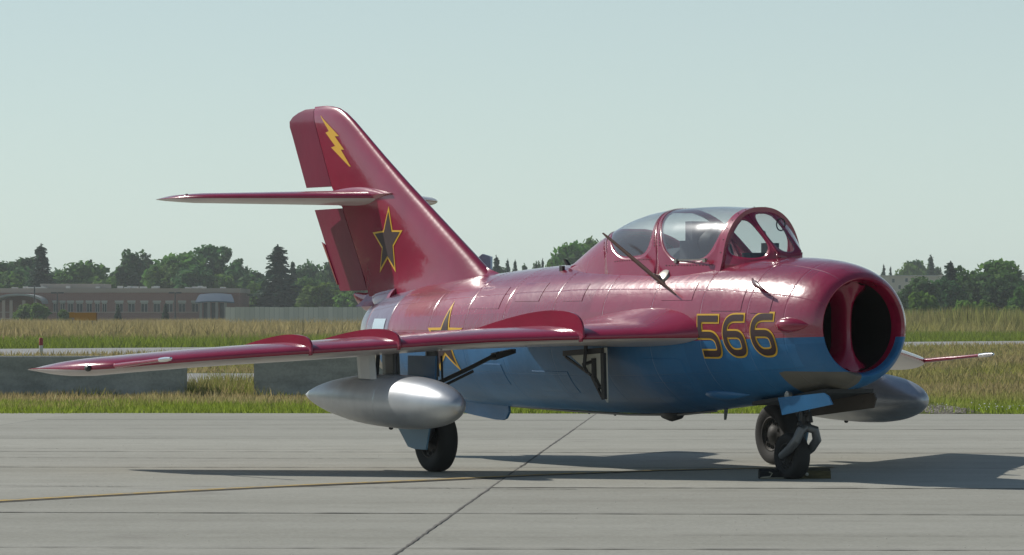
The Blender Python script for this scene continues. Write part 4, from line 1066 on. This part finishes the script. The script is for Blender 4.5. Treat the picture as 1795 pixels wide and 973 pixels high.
# ================================================================ pale building far right
DR = 900
def rx(x): return (x - 897.5) * DR / F_PX
def rz_(y): return CAM_H - (y - HOR) * DR / F_PX
hall = empty('pale_building', (rx(1700), DR, 0)); tag(hall, 'large plain beige building mostly hidden by trees at far right', 'building')
m_beige = M_('beige_cladding', (.36, .31, .26), .85); ox = rx(1700)
n_ = noise(m_beige, coords(m_beige, scale=(1, 1, .3)), .4, 3); LK(m_beige, ramp(m_beige, n_, [(.3, (.52, .46, .38)), (.7, (.60, .53, .44))]), B(m_beige).inputs['Base Color'])
mb = MB(); mb.box(rx(1470) - ox, 0, -.06, rx(1655) - ox, 30, rz_(484)); mb.build('wall', m_beige, hall, smooth=False)
mb = MB(); mb.box(rx(1469) - ox, -.2, rz_(484), rx(1656) - ox, 30.2, rz_(482.6)); mb.build('roof_edge', M_('roof_edge_metal', (.5, .48, .45), .5), hall, smooth=False)
mb = MB(); mb.box(rx(1655.5) - ox, 6, -.06, rx(1900) - ox, 30, rz_(481.5)); mb.build('wall', m_beige, hall, smooth=False)
mb = MB(); mb.box(rx(1775) - ox, 8, rz_(481.5), rx(1786) - ox, 12, rz_(478)); mb.build('roof_unit', m_pent, hall, smooth=False)
for x, y in ((1577, 503.5), (1566, 492), (1589, 491), (1600, 512), (1640, 512)):
    mb = MB(); mb.box(rx(x - 2.4) - ox, -.06, rz_(y + 3.6), rx(x + 2.4) - ox, -.01, rz_(y - 3.6)); w_ = mb.build('window', m_trim, hall, smooth=False)
    mb = MB(); mb.box(rx(x - 2.1) - ox, -.075, rz_(y + 3.2), rx(x + 2.1) - ox, -.062, rz_(y - 3.2)); mb.build('pane', m_pane, w_, smooth=False)

# ================================================================ trees
def leaf_mat(name, cols):
    m = bpy.data.materials.new(name); m.use_nodes = True; n = m.node_tree.nodes; b = n['Principled BSDF']; b.inputs['Roughness'].default_value = .75; b.inputs['Specular IOR Level'].default_value = .2
    g = N(m, 'ShaderNodeNewGeometry'); oi = N(m, 'ShaderNodeObjectInfo')
    a = noise(m, g.outputs['Position'], .55, 4); c = ramp(m, a, [(.3, cols[0]), (.52, cols[1]), (.72, cols[2])])
    hs = N(m, 'ShaderNodeHueSaturation'); LK(m, c, hs.inputs['Color']); LK(m, math_(m, 'ADD', math_(m, 'MULTIPLY', oi.outputs['Random'], .35), .82), hs.inputs['Value']); LK(m, math_(m, 'ADD', math_(m, 'MULTIPLY', oi.outputs['Random'], .03), .485), hs.inputs['Hue'])
    LK(m, hs.outputs[0], b.inputs['Base Color'])
    tr = n.new('ShaderNodeBsdfTranslucent'); LK(m, hs.outputs[0], tr.inputs[0]); mx = n.new('ShaderNodeMixShader'); mx.inputs[0].default_value = .5
    LK(m, b.outputs[0], mx.inputs[1]); LK(m, tr.outputs[0], mx.inputs[2]); LK(m, mx.outputs[0], n['Material Output'].inputs[0]); return m
m_leaf = leaf_mat('broad_leaves', [(0.054, 0.138, 0.031), (0.096, 0.21, 0.043), (0.168, 0.288, 0.06)])
m_leaf_l = leaf_mat('light_leaves', [(.08, .16, .03), (.12, .22, .04), (.17, .28, .06)])
m_leaf_d = leaf_mat('dusky_leaves', [(0.038, 0.096, 0.036), (0.066, 0.144, 0.048), (0.108, 0.204, 0.06)])
m_need = leaf_mat('needles', [(0.022, 0.058, 0.034), (0.034, 0.082, 0.043), (0.054, 0.11, 0.053)])
m_bark = M_('bark', (.07, .05, .035), .95)
def quads_mesh(name, C, U, V, mat):
    n = len(C); v = np.empty((n, 4, 3), np.float32); v[:, 0] = C - U - V; v[:, 1] = C + U - V * .6; v[:, 2] = C + U * .7 + V; v[:, 3] = C - U * .8 + V * .8
    me = bpy.data.meshes.new(name); me.vertices.add(n * 4); me.vertices.foreach_set('co', v.ravel()); me.loops.add(n * 4); me.loops.foreach_set('vertex_index', np.arange(n * 4, dtype=np.int32))
    me.polygons.add(n); me.polygons.foreach_set('loop_start', np.arange(0, n * 4, 4, dtype=np.int32)); me.materials.append(mat); me.update(calc_edges=True); return me
def unit(a): return a / np.maximum(np.linalg.norm(a, axis=1, keepdims=True), 1e-6)
def broad_crown(rng, h, w, mat, leaf=.34, n_cl=34, per=72, lo=.12, open_=0.):
    # a tree of height 1*h: clumps of leaves spread through an uneven ellipsoid
    cl = []; 
    while len(cl) < n_cl:
        p = rng.uniform(-1, 1, 3); r = np.linalg.norm(p)
        if r < 1 and r > .25: cl.append(p * (.95 if r < .8 else .86))
    cl = np.array(cl); ctr = np.array([0, 0, lerp(lo, 1, .53) * h]); half = np.array([w / 2, w / 2, (1 - lo) * h * .5])
    rad = rng.uniform(.20, .36, n_cl) * (1 - open_ * .4)
    d = unit(rng.normal(size=(n_cl, per, 3)).reshape(-1, 3)).reshape(n_cl, per, 3)
    rr = rng.uniform(.55, 1.12, (n_cl, per, 1))
    P = cl[:, None, :] * .80 + d * rr * rad[:, None, None]; P = P.reshape(-1, 3) * half + ctr
    P[:, 0] += .12 * w * np.sin(P[:, 2] / h * 5 + rng.uniform(0, 6)); 
    nn = unit(d.reshape(-1, 3) + rng.normal(size=P.shape) * .6); u = unit(np.cross(nn, rng.normal(size=P.shape))); v = np.cross(nn, u); s = leaf * rng.uniform(.6, 1.5, (len(P), 1))
    return quads_mesh('crown', P, u * s, v * s * .75, mat)
def spruce_crown(rng, h, w, mat, leaf=.30):
    C, U, V = [], [], []; z = .05 * h
    while z < h * .985:
        t = z / h; r = w / 2 * (1 - t) ** .82 * rng.uniform(.82, 1.12) + .12; nb = int(7 + 9 * (1 - t)); a0 = rng.uniform(0, 6.28)
        for b in range(nb):
            a = a0 + 6.283 * b / nb + rng.normal() * .18; L = r * rng.uniform(.72, 1.2); m_ = max(2, int(L / (leaf * 1.5)) + 1)
            for k in range(m_):
                q = (k + .7) / m_ * L; c = np.array([math.cos(a) * q, math.sin(a) * q, z - q * .30 + .10 * (q / max(L, .1)) ** 2 * L + rng.normal() * .05])
                for e in range(2):
                    C.append(c + rng.normal(size=3) * .10); s = leaf * rng.uniform(.6, 1.25); rd = np.array([math.cos(a + rng.normal() * .6), math.sin(a + rng.normal() * .6), -.35 + rng.normal() * .2])
                    U.append(rd * s * 1.15); sd_ = np.cross(rd, [0, 0, 1]) + np.array([0, 0, rng.normal() * .7]); V.append(sd_ * s * .55)
        z += h * .026 * rng.uniform(.8, 1.25)
    for k in range(10): C.append(np.array([0, 0, h * (.93 + .008 * k)])); U.append(np.array([.09, 0, .03])); V.append(np.array([0, .02, .2]))
    return quads_mesh('crown', np.array(C), np.array(U), np.array(V), mat)
def trunk_mesh(rng, h, spruce):
    mb = MB(); r = h * .018 + .05
    mb.tube([(0, 0, -.1), (0, 0, h * .3), (rng.normal() * .1, rng.normal() * .1, h * (.9 if spruce else .55))], [r, r * .75, r * .25], 8)
    if not spruce:
        for k in range(6):
            a = rng.uniform(0, 6.28); z = h * rng.uniform(.18, .45); L = h * rng.uniform(.18, .3)
            mb.tube([(0, 0, z), (math.cos(a) * L * .5, math.sin(a) * L * .5, z + L * .5), (math.cos(a) * L, math.sin(a) * L, z + L * 1.2)], [r * .5, r * .33, r * .1], 6)
    o = mb.build('trunk', m_bark); me = o.data; bpy.data.objects.remove(o); return me
rng = np.random.default_rng(12); VAR = {}
def variants(kind):
    if kind in VAR: return VAR[kind]
    L = []
    for k in range({'broad': 4, 'dusk': 3, 'open': 3, 'light': 2, 'tall': 2, 'spruce': 3, 'bush': 3}[kind]):
        if kind == 'spruce': L.append((spruce_crown(rng, 12, 6.0, m_need), trunk_mesh(rng, 12, True), 12.2, 6.0))
        elif kind == 'bush': L.append((broad_crown(rng, 3, 3.4, m_leaf_l, .20, 20, 60, .0), trunk_mesh(rng, 3, False), 3, 3.4))
        else:
            hh, w, mat, op, lo, n_ = {'broad': (12, 9.5, m_leaf, 0, .10, 36), 'dusk': (12, 9, m_leaf_d, 0, .08, 34), 'open': (12, 7, m_leaf_d, .75, .15, 30), 'light': (11, 9, m_leaf_l, 0, .06, 34), 'tall': (14, 6.6, m_leaf_d, .2, .06, 36)}[kind]
            L.append((broad_crown(rng, hh, w, mat, .34 if op < .5 else .27, n_, 72, lo, op), trunk_mesh(rng, hh, False), hh, w))
    out = []
    for cr, tr_, hh, w in L:
        co = np.empty(len(cr.vertices) * 3, np.float32); cr.vertices.foreach_get('co', co); co = co.reshape(-1, 3)
        wr = w if kind == 'spruce' else float(np.percentile(co[:, 0], 98) - np.percentile(co[:, 0], 2)); out.append((cr, tr_, float(np.percentile(co[:, 2], 99.7)), wr))
    VAR[kind] = out; return out
cnt = {}
NAMES = {'broad': 'broadleaf_tree', 'dusk': 'broadleaf_tree', 'open': 'broadleaf_tree', 'light': 'broadleaf_tree', 'tall': 'poplar_tree', 'spruce': 'spruce_tree', 'bush': 'bush'}
def tree(kind, x, ytop, wpx, d, label, group='trees on the horizon', rz=None):
    i = cnt.get(kind, 0); cnt[kind] = i + 1; V_ = variants(kind); crown, trunk, h0, w0 = V_[i % len(V_)]
    p = px(x, ytop, d); h = p.z; w = wpx * d / F_PX
    o = empty(NAMES[kind], (p.x, d, -.06), rz if rz is not None else rng.uniform(0, 6.28)); tag(o, label, 'bush' if kind == 'bush' else 'tree', group)
    w *= 1.4 if kind == 'spruce' else 1.0 if kind == 'bush' else 1.1
    o.scale = (w / w0, w / w0, (h + .06) / h0)
    for nm, me in (('crown', crown), ('trunk', trunk)):
        c = bpy.data.objects.new(nm, me); COL.objects.link(c); c.parent = o
G1, G2, G3 = 'trees behind the brick building', 'trees above the jet back', 'trees before the beige building'
T = tree
T('dusk', 8, 460, 72, 770, 'dusky broadleaf tree cut by the left picture edge', G1)
T('open', 46, 452, 46, 775, 'thin open tree just left of the pointed spruce at far left', G1)
T('spruce', 72, 433, 62, 745, 'pointed dark spruce above the entrance at far left', G1)
T('broad', 22, 478, 70, 750, 'low green tree above the arched entrance canopy', G1)
T('broad', 128, 461, 74, 770, 'round green tree right of the leftmost spruce, above the rooftop box', G1)
T('open', 158, 458, 34, 790, 'thin tree with sky gaps, right of the round green tree over the rooftop box', G1)
T('open', 180, 466, 34, 780, 'loose small tree with sky gaps at the right end of the rooftop box', G1)
T('light', 192, 487, 46, 745, 'low light green tree behind the middle of the brick roof', G1)
T('tall', 222, 443, 42, 775, 'tall dark tree with twin top over the middle of the brick building, left half', G1)
T('tall', 247, 446, 36, 790, 'tall dark tree with twin top over the middle of the brick building, right half', G1)
T('broad', 283, 462, 60, 755, 'bright green round tree right of the twin topped dark trees', G1)
T('broad', 318, 447, 82, 765, 'broad green tree over the brick building, the widest of the row', G1)
T('dusk', 345, 470, 70, 750, 'dark low tree in front of the widest tree over the brick roof', G1)
T('open', 372, 431, 48, 790, 'tall feathery tree with gaps, highest over the right end of the building', G1)
T('open', 398, 437, 46, 785, 'second feathery tree with gaps, sloping down right of the highest one', G1)
T('dusk', 412, 462, 50, 775, 'dark tree behind the right end of the brick building', G1)
T('light', 395, 482, 60, 752, 'light green tree low behind the blue grey porch', G1)
T('dusk', 440, 482, 60, 760, 'low dark tree between the brick building and the big spruce', 'trees by the pale fence')
T('broad', 462, 494, 50, 735, 'green tree at the left foot of the big spruce', 'trees by the pale fence')
T('spruce', 487, 433, 82, 715, 'biggest dark spruce left of the jet tail', 'trees by the pale fence')
T('spruce', 513, 461, 30, 790, 'slender spruce top right of the biggest spruce', 'trees by the pale fence')
T('dusk', 538, 462, 46, 800, 'round topped tree left of the lower rudder', 'trees by the pale fence')
T('dusk', 574, 462, 42, 790, 'dark tree half hidden by the lower rudder', 'trees by the pale fence')
T('broad', 525, 488, 58, 720, 'green tree between the biggest spruce and the rudder', 'trees by the pale fence')
T('light', 558, 498, 56, 690, 'light green tree right behind the pale fence', 'trees by the pale fence')
T('broad', 598, 492, 60, 720, 'green tree under the lower rudder behind the fence', 'trees by the pale fence')
T('light', 612, 512, 50, 680, 'light green tree under the rudder, nearest the tail cone', 'trees by the pale fence')
T('dusk', 640, 498, 60, 740, 'dark tree behind the jet tail cone', 'trees by the pale fence')
T('dusk', 853, 456, 28, 820, 'small round tree right of the open airbrake', G2)
T('spruce', 870, 452, 30, 800, 'spiky spruce nearest the open airbrake above the jet back', G2)
T('spruce', 890, 457, 20, 815, 'narrow spruce, left one of the close pair above the jet back', G2)
T('spruce', 903, 459, 22, 815, 'narrow spruce, right one of the close pair above the jet back', G2)
T('dusk', 880, 470, 60, 830, 'low dark tree under the spruces above the jet back', G2)
T('open', 921, 466, 22, 850, 'tiny tree right of the pair of narrow spruces', G2)
T('dusk', 941, 461, 26, 850, 'small tree between the narrow spruces and the large grove', G2)
T('spruce', 951, 457, 16, 850, 'tiny pointed spruce between the narrow spruces and the large grove', G2)
T('light', 967, 464, 14, 850, 'tiny light green tree at the left foot of the large grove', G2)
T('broad', 1000, 429, 58, 700, 'large green tree, left one of the grove behind the mast', G2)
T('broad', 1033, 421, 62, 710, 'large green tree, middle one of the grove behind the mast', G2)
T('broad', 1075, 424, 62, 720, 'large green tree, right one of the grove behind the canopy', G2)
T('dusk', 1010, 446, 70, 690, 'dark lower tree in front of the large grove', G2)
T('spruce', 1549, 466, 16, 960, 'small dark spruce just right of the jet nose, left of two', G3)
T('spruce', 1561, 470, 14, 960, 'small dark spruce just right of the jet nose, right of two', G3)
T('light', 1592, 462, 44, 960, 'pale green tree showing over the beige roof, leftmost', G3)
T('open', 1602, 457, 26, 970, 'thin tree showing over the beige roof, second from left', G3)
T('light', 1618, 460, 34, 975, 'pale green tree showing over the beige roof, beside the dark spruce', G3)
T('spruce', 1632, 451, 32, 960, 'dark spruce standing over the beige roof', G3)
T('dusk', 1645, 470, 24, 965, 'low dark tree right of the spruce over the beige roof', G3)
T('dusk', 1612, 487, 64, 560, 'dark rounded tree in front of the beige wall, nearest the jet nose', G3)
T('spruce', 1666, 461, 52, 600, 'ragged spruce before the beige building in the right clump', G3)
T('dusk', 1655, 490, 50, 570, 'dark tree at the foot of the ragged spruce', G3)
T('broad', 1694, 470, 56, 610, 'green tree between the ragged spruce and the big round tree', G3)
T('dusk', 1722, 482, 60, 580, 'dark tree low in the middle of the right clump', G3)
T('broad', 1745, 459, 72, 600, 'big round tree at the right end of the right clump', G3)
T('dusk', 1752, 488, 60, 570, 'dark tree under the big round tree at the right', G3)
T('broad', 1793, 502, 42, 540, 'green tree cut by the right picture edge', G3)
for x, y, w, lab in ((96, 476, 56, 'dark tree filling the gap right of the leftmost spruce'), (205, 478, 50, 'dark tree filling the gap left of the twin topped trees'), (262, 474, 46, 'dark tree at the right foot of the twin topped trees'),
                     (432, 474, 50, 'rounded dark tree past the right end of the brick building'), (450, 480, 50, 'rounded tree between porch and biggest spruce')):
    T('dusk', x, y, w, 805, lab, G1)
for x, y, w, lab in ((556, 478, 56, 'dark tree in the gap left of the rudder'), (590, 478, 50, 'dark tree close behind the lower rudder edge'), (620, 494, 56, 'dark tree behind the gap under the rudder')):
    T('dusk', x, y, w, 800, lab, 'trees by the pale fence')
T('broad', 983, 446, 46, 715, 'green tree at the left end of the large grove', G2)
T('broad', 1052, 428, 60, 715, 'green tree in the grove right behind the mast tip', G2)
GB = 'bushes in the grass'
T('bush', 1616, 512, 46, 480, 'light green bush close to the jet nose at right', GB)
T('bush', 1692, 527, 40, 470, 'olive bush in the weeds under the right clump of trees', GB)
T('bush', 1728, 527, 30, 460, 'small upright bush in the weeds under the big round tree', GB)
T('bush', 1770, 536, 40, 470, 'low bush in the weeds at the right picture edge', GB)
T('bush', 40, 533, 34, 640, 'bush left in front of the arched entrance', GB)
T('bush', 62, 532, 34, 635, 'bush right in front of the arched entrance', GB)
T('spruce', 207, 535, 15, 630, 'small young conifer before the brick wall, left one', GB)
T('spruce', 290, 533, 15, 630, 'small young conifer before the brick wall, right one', GB)
T('bush', 112, 543, 20, 620, 'small bush left of the orange sign before the brick wall', GB)

# the wood on the other side of the apron, mirrored in the paint
C_, S_ = [], []
for k in range(230):
    az = rng.uniform(-1.22, -.72) if k < 150 else rng.uniform(-4.4, -1.22); q_ = rng.uniform(150, 215) if k < 150 else rng.uniform(150, 240)
    x = math.sin(az) * q_; y = 40 + math.cos(az) * q_ if k < 150 else math.cos(az) * q_ - 40
    if y > 0 and abs(x) < .19 * y + 8: continue
    hh = rng.uniform(11, 19); w_ = hh * rng.uniform(.35, .5)
    q = rng.normal(size=(240, 3)); q = unit(q) * rng.uniform(.35, 1.05, (240, 1)); C_.append(q * np.array([w_, w_, hh * .5]) + np.array([x, y, hh * .5]))
C_ = np.concatenate(C_); u = unit(rng.normal(size=C_.shape)); v = unit(np.cross(u, rng.normal(size=C_.shape))); s_ = rng.uniform(.6, 1.3, (len(C_), 1))
me = quads_mesh('wood', C_, u * s_, v * s_, m_leaf_d); o = bpy.data.objects.new('wood', me); COL.objects.link(o); tag(o, kind='stuff')
# the low belt of woods that closes the far horizon
C_ = []
for k in range(190):
    x = rng.uniform(-520, 520); y = rng.uniform(1020, 1130); hh = rng.uniform(6, 11); w_ = hh * rng.uniform(.5, .8)
    q = unit(rng.normal(size=(190, 3))) * rng.uniform(.4, 1.05, (190, 1)); C_.append(q * np.array([w_, w_, hh * .5]) + np.array([x, y, hh * .5]))
C_ = np.concatenate(C_); u = unit(rng.normal(size=C_.shape)); v = unit(np.cross(u, rng.normal(size=C_.shape))); s_ = rng.uniform(.5, 1.1, (len(C_), 1))
me = quads_mesh('wood', C_, u * s_, v * s_, m_leaf_d); o = bpy.data.objects.new('wood', me); COL.objects.link(o); tag(o, kind='stuff')
# ================================================================ grass
def grass_mat():
    m = bpy.data.materials.new('grass_blades'); m.use_nodes = True; n = m.node_tree.nodes; b = n['Principled BSDF']; b.inputs['Roughness'].default_value = .7; b.inputs['Specular IOR Level'].default_value = .25
    at = N(m, 'ShaderNodeAttribute', attribute_name='tone'); LK(m, at.outputs['Color'], b.inputs['Base Color'])
    tr = n.new('ShaderNodeBsdfTranslucent'); LK(m, at.outputs['Color'], tr.inputs[0]); mx = n.new('ShaderNodeMixShader'); mx.inputs[0].default_value = .5
    LK(m, b.outputs[0], mx.inputs[1]); LK(m, tr.outputs[0], mx.inputs[2]); LK(m, mx.outputs[0], n['Material Output'].inputs[0]); return m
m_blade = grass_mat()
G = np.random.default_rng(5)
def vnoise(x, y, s, seed):
    r = np.random.default_rng(seed); gr = r.random((64, 64)); u, v = x / s, y / s; i, j = np.floor(u).astype(int), np.floor(v).astype(int); fu, fv = u - i, v - j
    fu = fu * fu * (3 - 2 * fu); fv = fv * fv * (3 - 2 * fv)
    g = lambda a, b: gr[a % 64, b % 64]
    return (g(i, j) * (1 - fu) + g(i + 1, j) * fu) * (1 - fv) + (g(i, j + 1) * (1 - fu) + g(i + 1, j + 1) * fu) * fv
def blades(name, X, Y, H, W, tone, z0=-.02, lean=.35, per=1):
    n = len(X); a = G.uniform(0, 2 * PI, n); tx = G.normal(0, lean, n) * H; ty = G.normal(0, lean, n) * H
    v = np.zeros((n, 3, 3), np.float32); dx, dy = np.cos(a) * W / 2, np.sin(a) * W / 2 * .5
    v[:, 0] = np.stack([X - dx, Y - dy, np.full(n, z0)], 1); v[:, 1] = np.stack([X + dx, Y + dy, np.full(n, z0)], 1); v[:, 2] = np.stack([X + tx, Y + ty, z0 + H], 1)
    me = bpy.data.meshes.new(name); me.vertices.add(n * 3); me.vertices.foreach_set('co', v.ravel()); me.loops.add(n * 3); me.loops.foreach_set('vertex_index', np.arange(n * 3, dtype=np.int32))
    me.polygons.add(n); me.polygons.foreach_set('loop_start', np.arange(0, n * 3, 3, dtype=np.int32)); me.materials.append(m_blade); me.update(calc_edges=True)
    c = me.attributes.new('tone', 'FLOAT_COLOR', 'FACE'); c.data.foreach_set('color', np.concatenate([tone, np.ones((n, 1))], 1).astype(np.float32).ravel())
    o = bpy.data.objects.new(name, me); COL.objects.link(o); return tag(o, kind='stuff')
GREEN, LIME, TAN, OLIVE = np.array([.14, .22, .035]), np.array([.25, .32, .045]), np.array([.42, .335, .165]), np.array([.30, .31, .075])
def tones(k, a, b, n, jit=.25):
    t = a[None] * (1 - k[:, None]) + b[None] * k[:, None]; return np.clip(t * (1 + G.normal(0, jit, (n, 1))), .01, .6)
def edge_far(X): return 191.61 + (X + 24.02) * 1.178
def edge_near(X): return 156.98 + (X + 19.68) * 1.247
# verge along the apron: green at the kerb, drier towards the barriers
n = 62000; X = G.uniform(-10, 10.5, n); Y = 62.45 + 13.5 * G.random(n) ** 1.15; k = np.clip((Y - 65.5) / 6 + (vnoise(X, Y, 1.3, 1) - .5) * 1.3, 0, 1) * np.where(X > 5, .55, 1)
ok = ~((np.abs(X - 6.75) < .55) & (Y < 69 + vnoise(X, Y, .8, 2) * 2) & (G.random(n) < .93)); X, Y, k = X[ok], Y[ok], k[ok]; n = len(X)
H = G.uniform(.05, .15, n) * (.6 + .9 * vnoise(X, Y, .9, 3)); blades('grass', X, Y, H, G.uniform(.012, .03, n), tones(k, LIME * 1.05, TAN * 1.05, n))
# right field between the apron and the taxiway
n = 90000; Y = 75 + 190 * G.random(n) ** 1.4; X = G.uniform(-.135, .135, n) * Y; ok = (Y < edge_near(X)) & ~((X < 3.0) & (Y > 90) & (Y < 108)); X, Y = X[ok], Y[ok]; n = len(X)
k = np.clip((vnoise(X, Y, 9, 6) + vnoise(X, Y, 3, 7) * .7 - .42) * 1.5, 0, 1); blades('grass', X, Y, G.uniform(.08, .24, n) * (1 + (Y - 75) / 250), G.uniform(.02, .05, n) * (1 + (Y - 75) / 120), tones(k, OLIVE * .95, TAN * .9, n, .18), lean=.5)
# rough tufts in the gap between and in front of the barriers
n = 5200; X = np.concatenate([G.uniform(-6.0, -4.7, 3800), G.uniform(-10, -1.4, 1400)]); Y = np.concatenate([G.uniform(74.7, 78.5, 3800), G.uniform(74.2, 74.75, 1400)]); H = G.uniform(.1, .48, n) * np.where(np.arange(n) < 3800, 1, .45) * (.5 + .9 * vnoise(X, Y, .5, 8)); blades('weeds', X, Y, H, G.uniform(.015, .035, n), tones(G.random(n), LIME * .8, TAN, n))
# verge beyond the taxiway, then the tall dry meadow
n = 90000; X = G.uniform(-52, 58, n); D_ = 80 * G.random(n) ** 1.2; Y = edge_far(X) + D_ + .3; k = np.clip((D_ - 42) / 34 + (vnoise(X, Y, 14, 9) - .5) * 1.2, 0, 1)
H = (G.uniform(.12, .42, n)) * (.7 + .7 * vnoise(X, Y, 6, 10)) * (1 + D_ / 130); blades('meadow_grass', X, Y, H, G.uniform(.04, .10, n), tones(k, LIME * .8, TAN * .85, n, .2), lean=.45)
n = 230000; Y = G.uniform(240, 660, n); X = G.uniform(-.135, .135, n) * Y; ok = Y > edge_far(X) + 68; X, Y = X[ok], Y[ok]; n = len(X); right = np.clip((X / Y - .04) / .05, 0, 1)
k = np.clip(1.05 - right * .75 + (vnoise(X, Y, 22, 11) - .5) * 1.0, 0, 1); H = G.uniform(.6, 1.3, n) * (.75 + .6 * vnoise(X, Y, 15, 12)); blades('meadow_grass', X, Y, H, G.uniform(.05, .14, n), tones(k, OLIVE, TAN, n, .18), lean=.45)
n = 26000; Y = G.uniform(345, 470, n); X = Y * G.uniform(.085, .135, n); H = G.uniform(.8, 2.5, n) * (.55 + .75 * vnoise(X, Y, 5, 13)); blades('weeds', X, Y, H, G.uniform(.07, .2, n), tones(vnoise(X, Y, 8, 14), LIME * .72, TAN * .85, n), lean=.18)
# clover heads at the apron edge and a bare gravel patch
n = 80; mbv = MB()
for i in range(n):
    x = random.uniform(7.2, 8.6) if i < 55 else random.uniform(5.6, 9); y = 62.6 + random.random() ** 2 * 1.6; s = random.uniform(.007, .015); z = random.uniform(.05, .13)
    mbv.add([(x + a * s, y + b * s, z + c * s) for a, b, c in ((1, 0, 0), (-1, 0, 0), (0, 1, 0), (0, -1, 0), (0, 0, 1), (0, 0, -1))], [(0, 2, 4), (2, 1, 4), (1, 3, 4), (3, 0, 4), (2, 0, 5), (1, 2, 5), (3, 1, 5), (0, 3, 5)])
tag(mbv.build('clover_flowers', M_('clover_white', (.7, .7, .62), .7), smooth=False, fix=False), kind='stuff')
mbv = MB(); random.seed(31)
pts = [(6.75 + math.cos(a) * (.55 + .12 * math.sin(3 * a)), 65.6 + math.sin(a) * (3.1 + .5 * math.sin(2 * a)), -.004) for a in [2 * PI * k / 30 for k in range(30)]]
mbv.add(pts, [tuple(range(30))])
for i in range(900):
    a = random.uniform(0, 2 * PI); r = math.sqrt(random.random()); x = 6.75 + math.cos(a) * r * .6; y = 65.6 + math.sin(a) * r * 3.2; s = random.uniform(.006, .018)
    mbv.add([(x + a_ * s, y + b_ * s, c_ * s * .6) for a_, b_, c_ in ((1, 0, 0), (-1, 0, 0), (0, 1, 0), (0, -1, 0), (0, 0, 1), (0, 0, -1))], [(0, 2, 4), (2, 1, 4), (1, 3, 4), (3, 0, 4), (2, 0, 5), (1, 2, 5), (3, 1, 5), (0, 3, 5)])
tag(mbv.build('gravel', M_('gravel_stone', (.22, .20, .155), .9), smooth=False, fix=False), kind='stuff')
# grit on the concrete
mbv = MB(); random.seed(77)
for i in range(420):
    y = 24 + 38 * random.random(); x = random.uniform(-.135, .135) * y; s = random.uniform(.0025, .006)
    mbv.add([(x + a_ * s, y + b_ * s, c_ * s * .6 + .003) for a_, b_, c_ in ((1, 0, 0), (-1, 0, 0), (0, 1, 0), (0, -1, 0), (0, 0, 1), (0, 0, -1))], [(0, 2, 4), (2, 1, 4), (1, 3, 4), (3, 0, 4), (2, 0, 5), (1, 2, 5), (3, 1, 5), (0, 3, 5)])
tag(mbv.build('grit', M_('grit_stone', (.55, .53, .47), .8), smooth=False, fix=False), kind='stuff')
# ================================================================ haze
HAZE = .00020
mbv = MB(); mbv.box(-2000, -1000, -1.1, 2000, 2400, 24)
hz = mbv.build('haze', [], smooth=False); hm = bpy.data.materials.new('haze_air'); hm.use_nodes = True; n_ = hm.node_tree.nodes; n_.clear()
oo = n_.new('ShaderNodeOutputMaterial'); pv = n_.new('ShaderNodeVolumePrincipled'); pv.inputs['Density'].default_value = HAZE; pv.inputs['Color'].default_value = (.86, .93, .93, 1); pv.inputs['Anisotropy'].default_value = .2
hm.node_tree.links.new(pv.outputs[0], oo.inputs['Volume']); hz.data.materials.append(hm); tag(hz, kind='stuff')
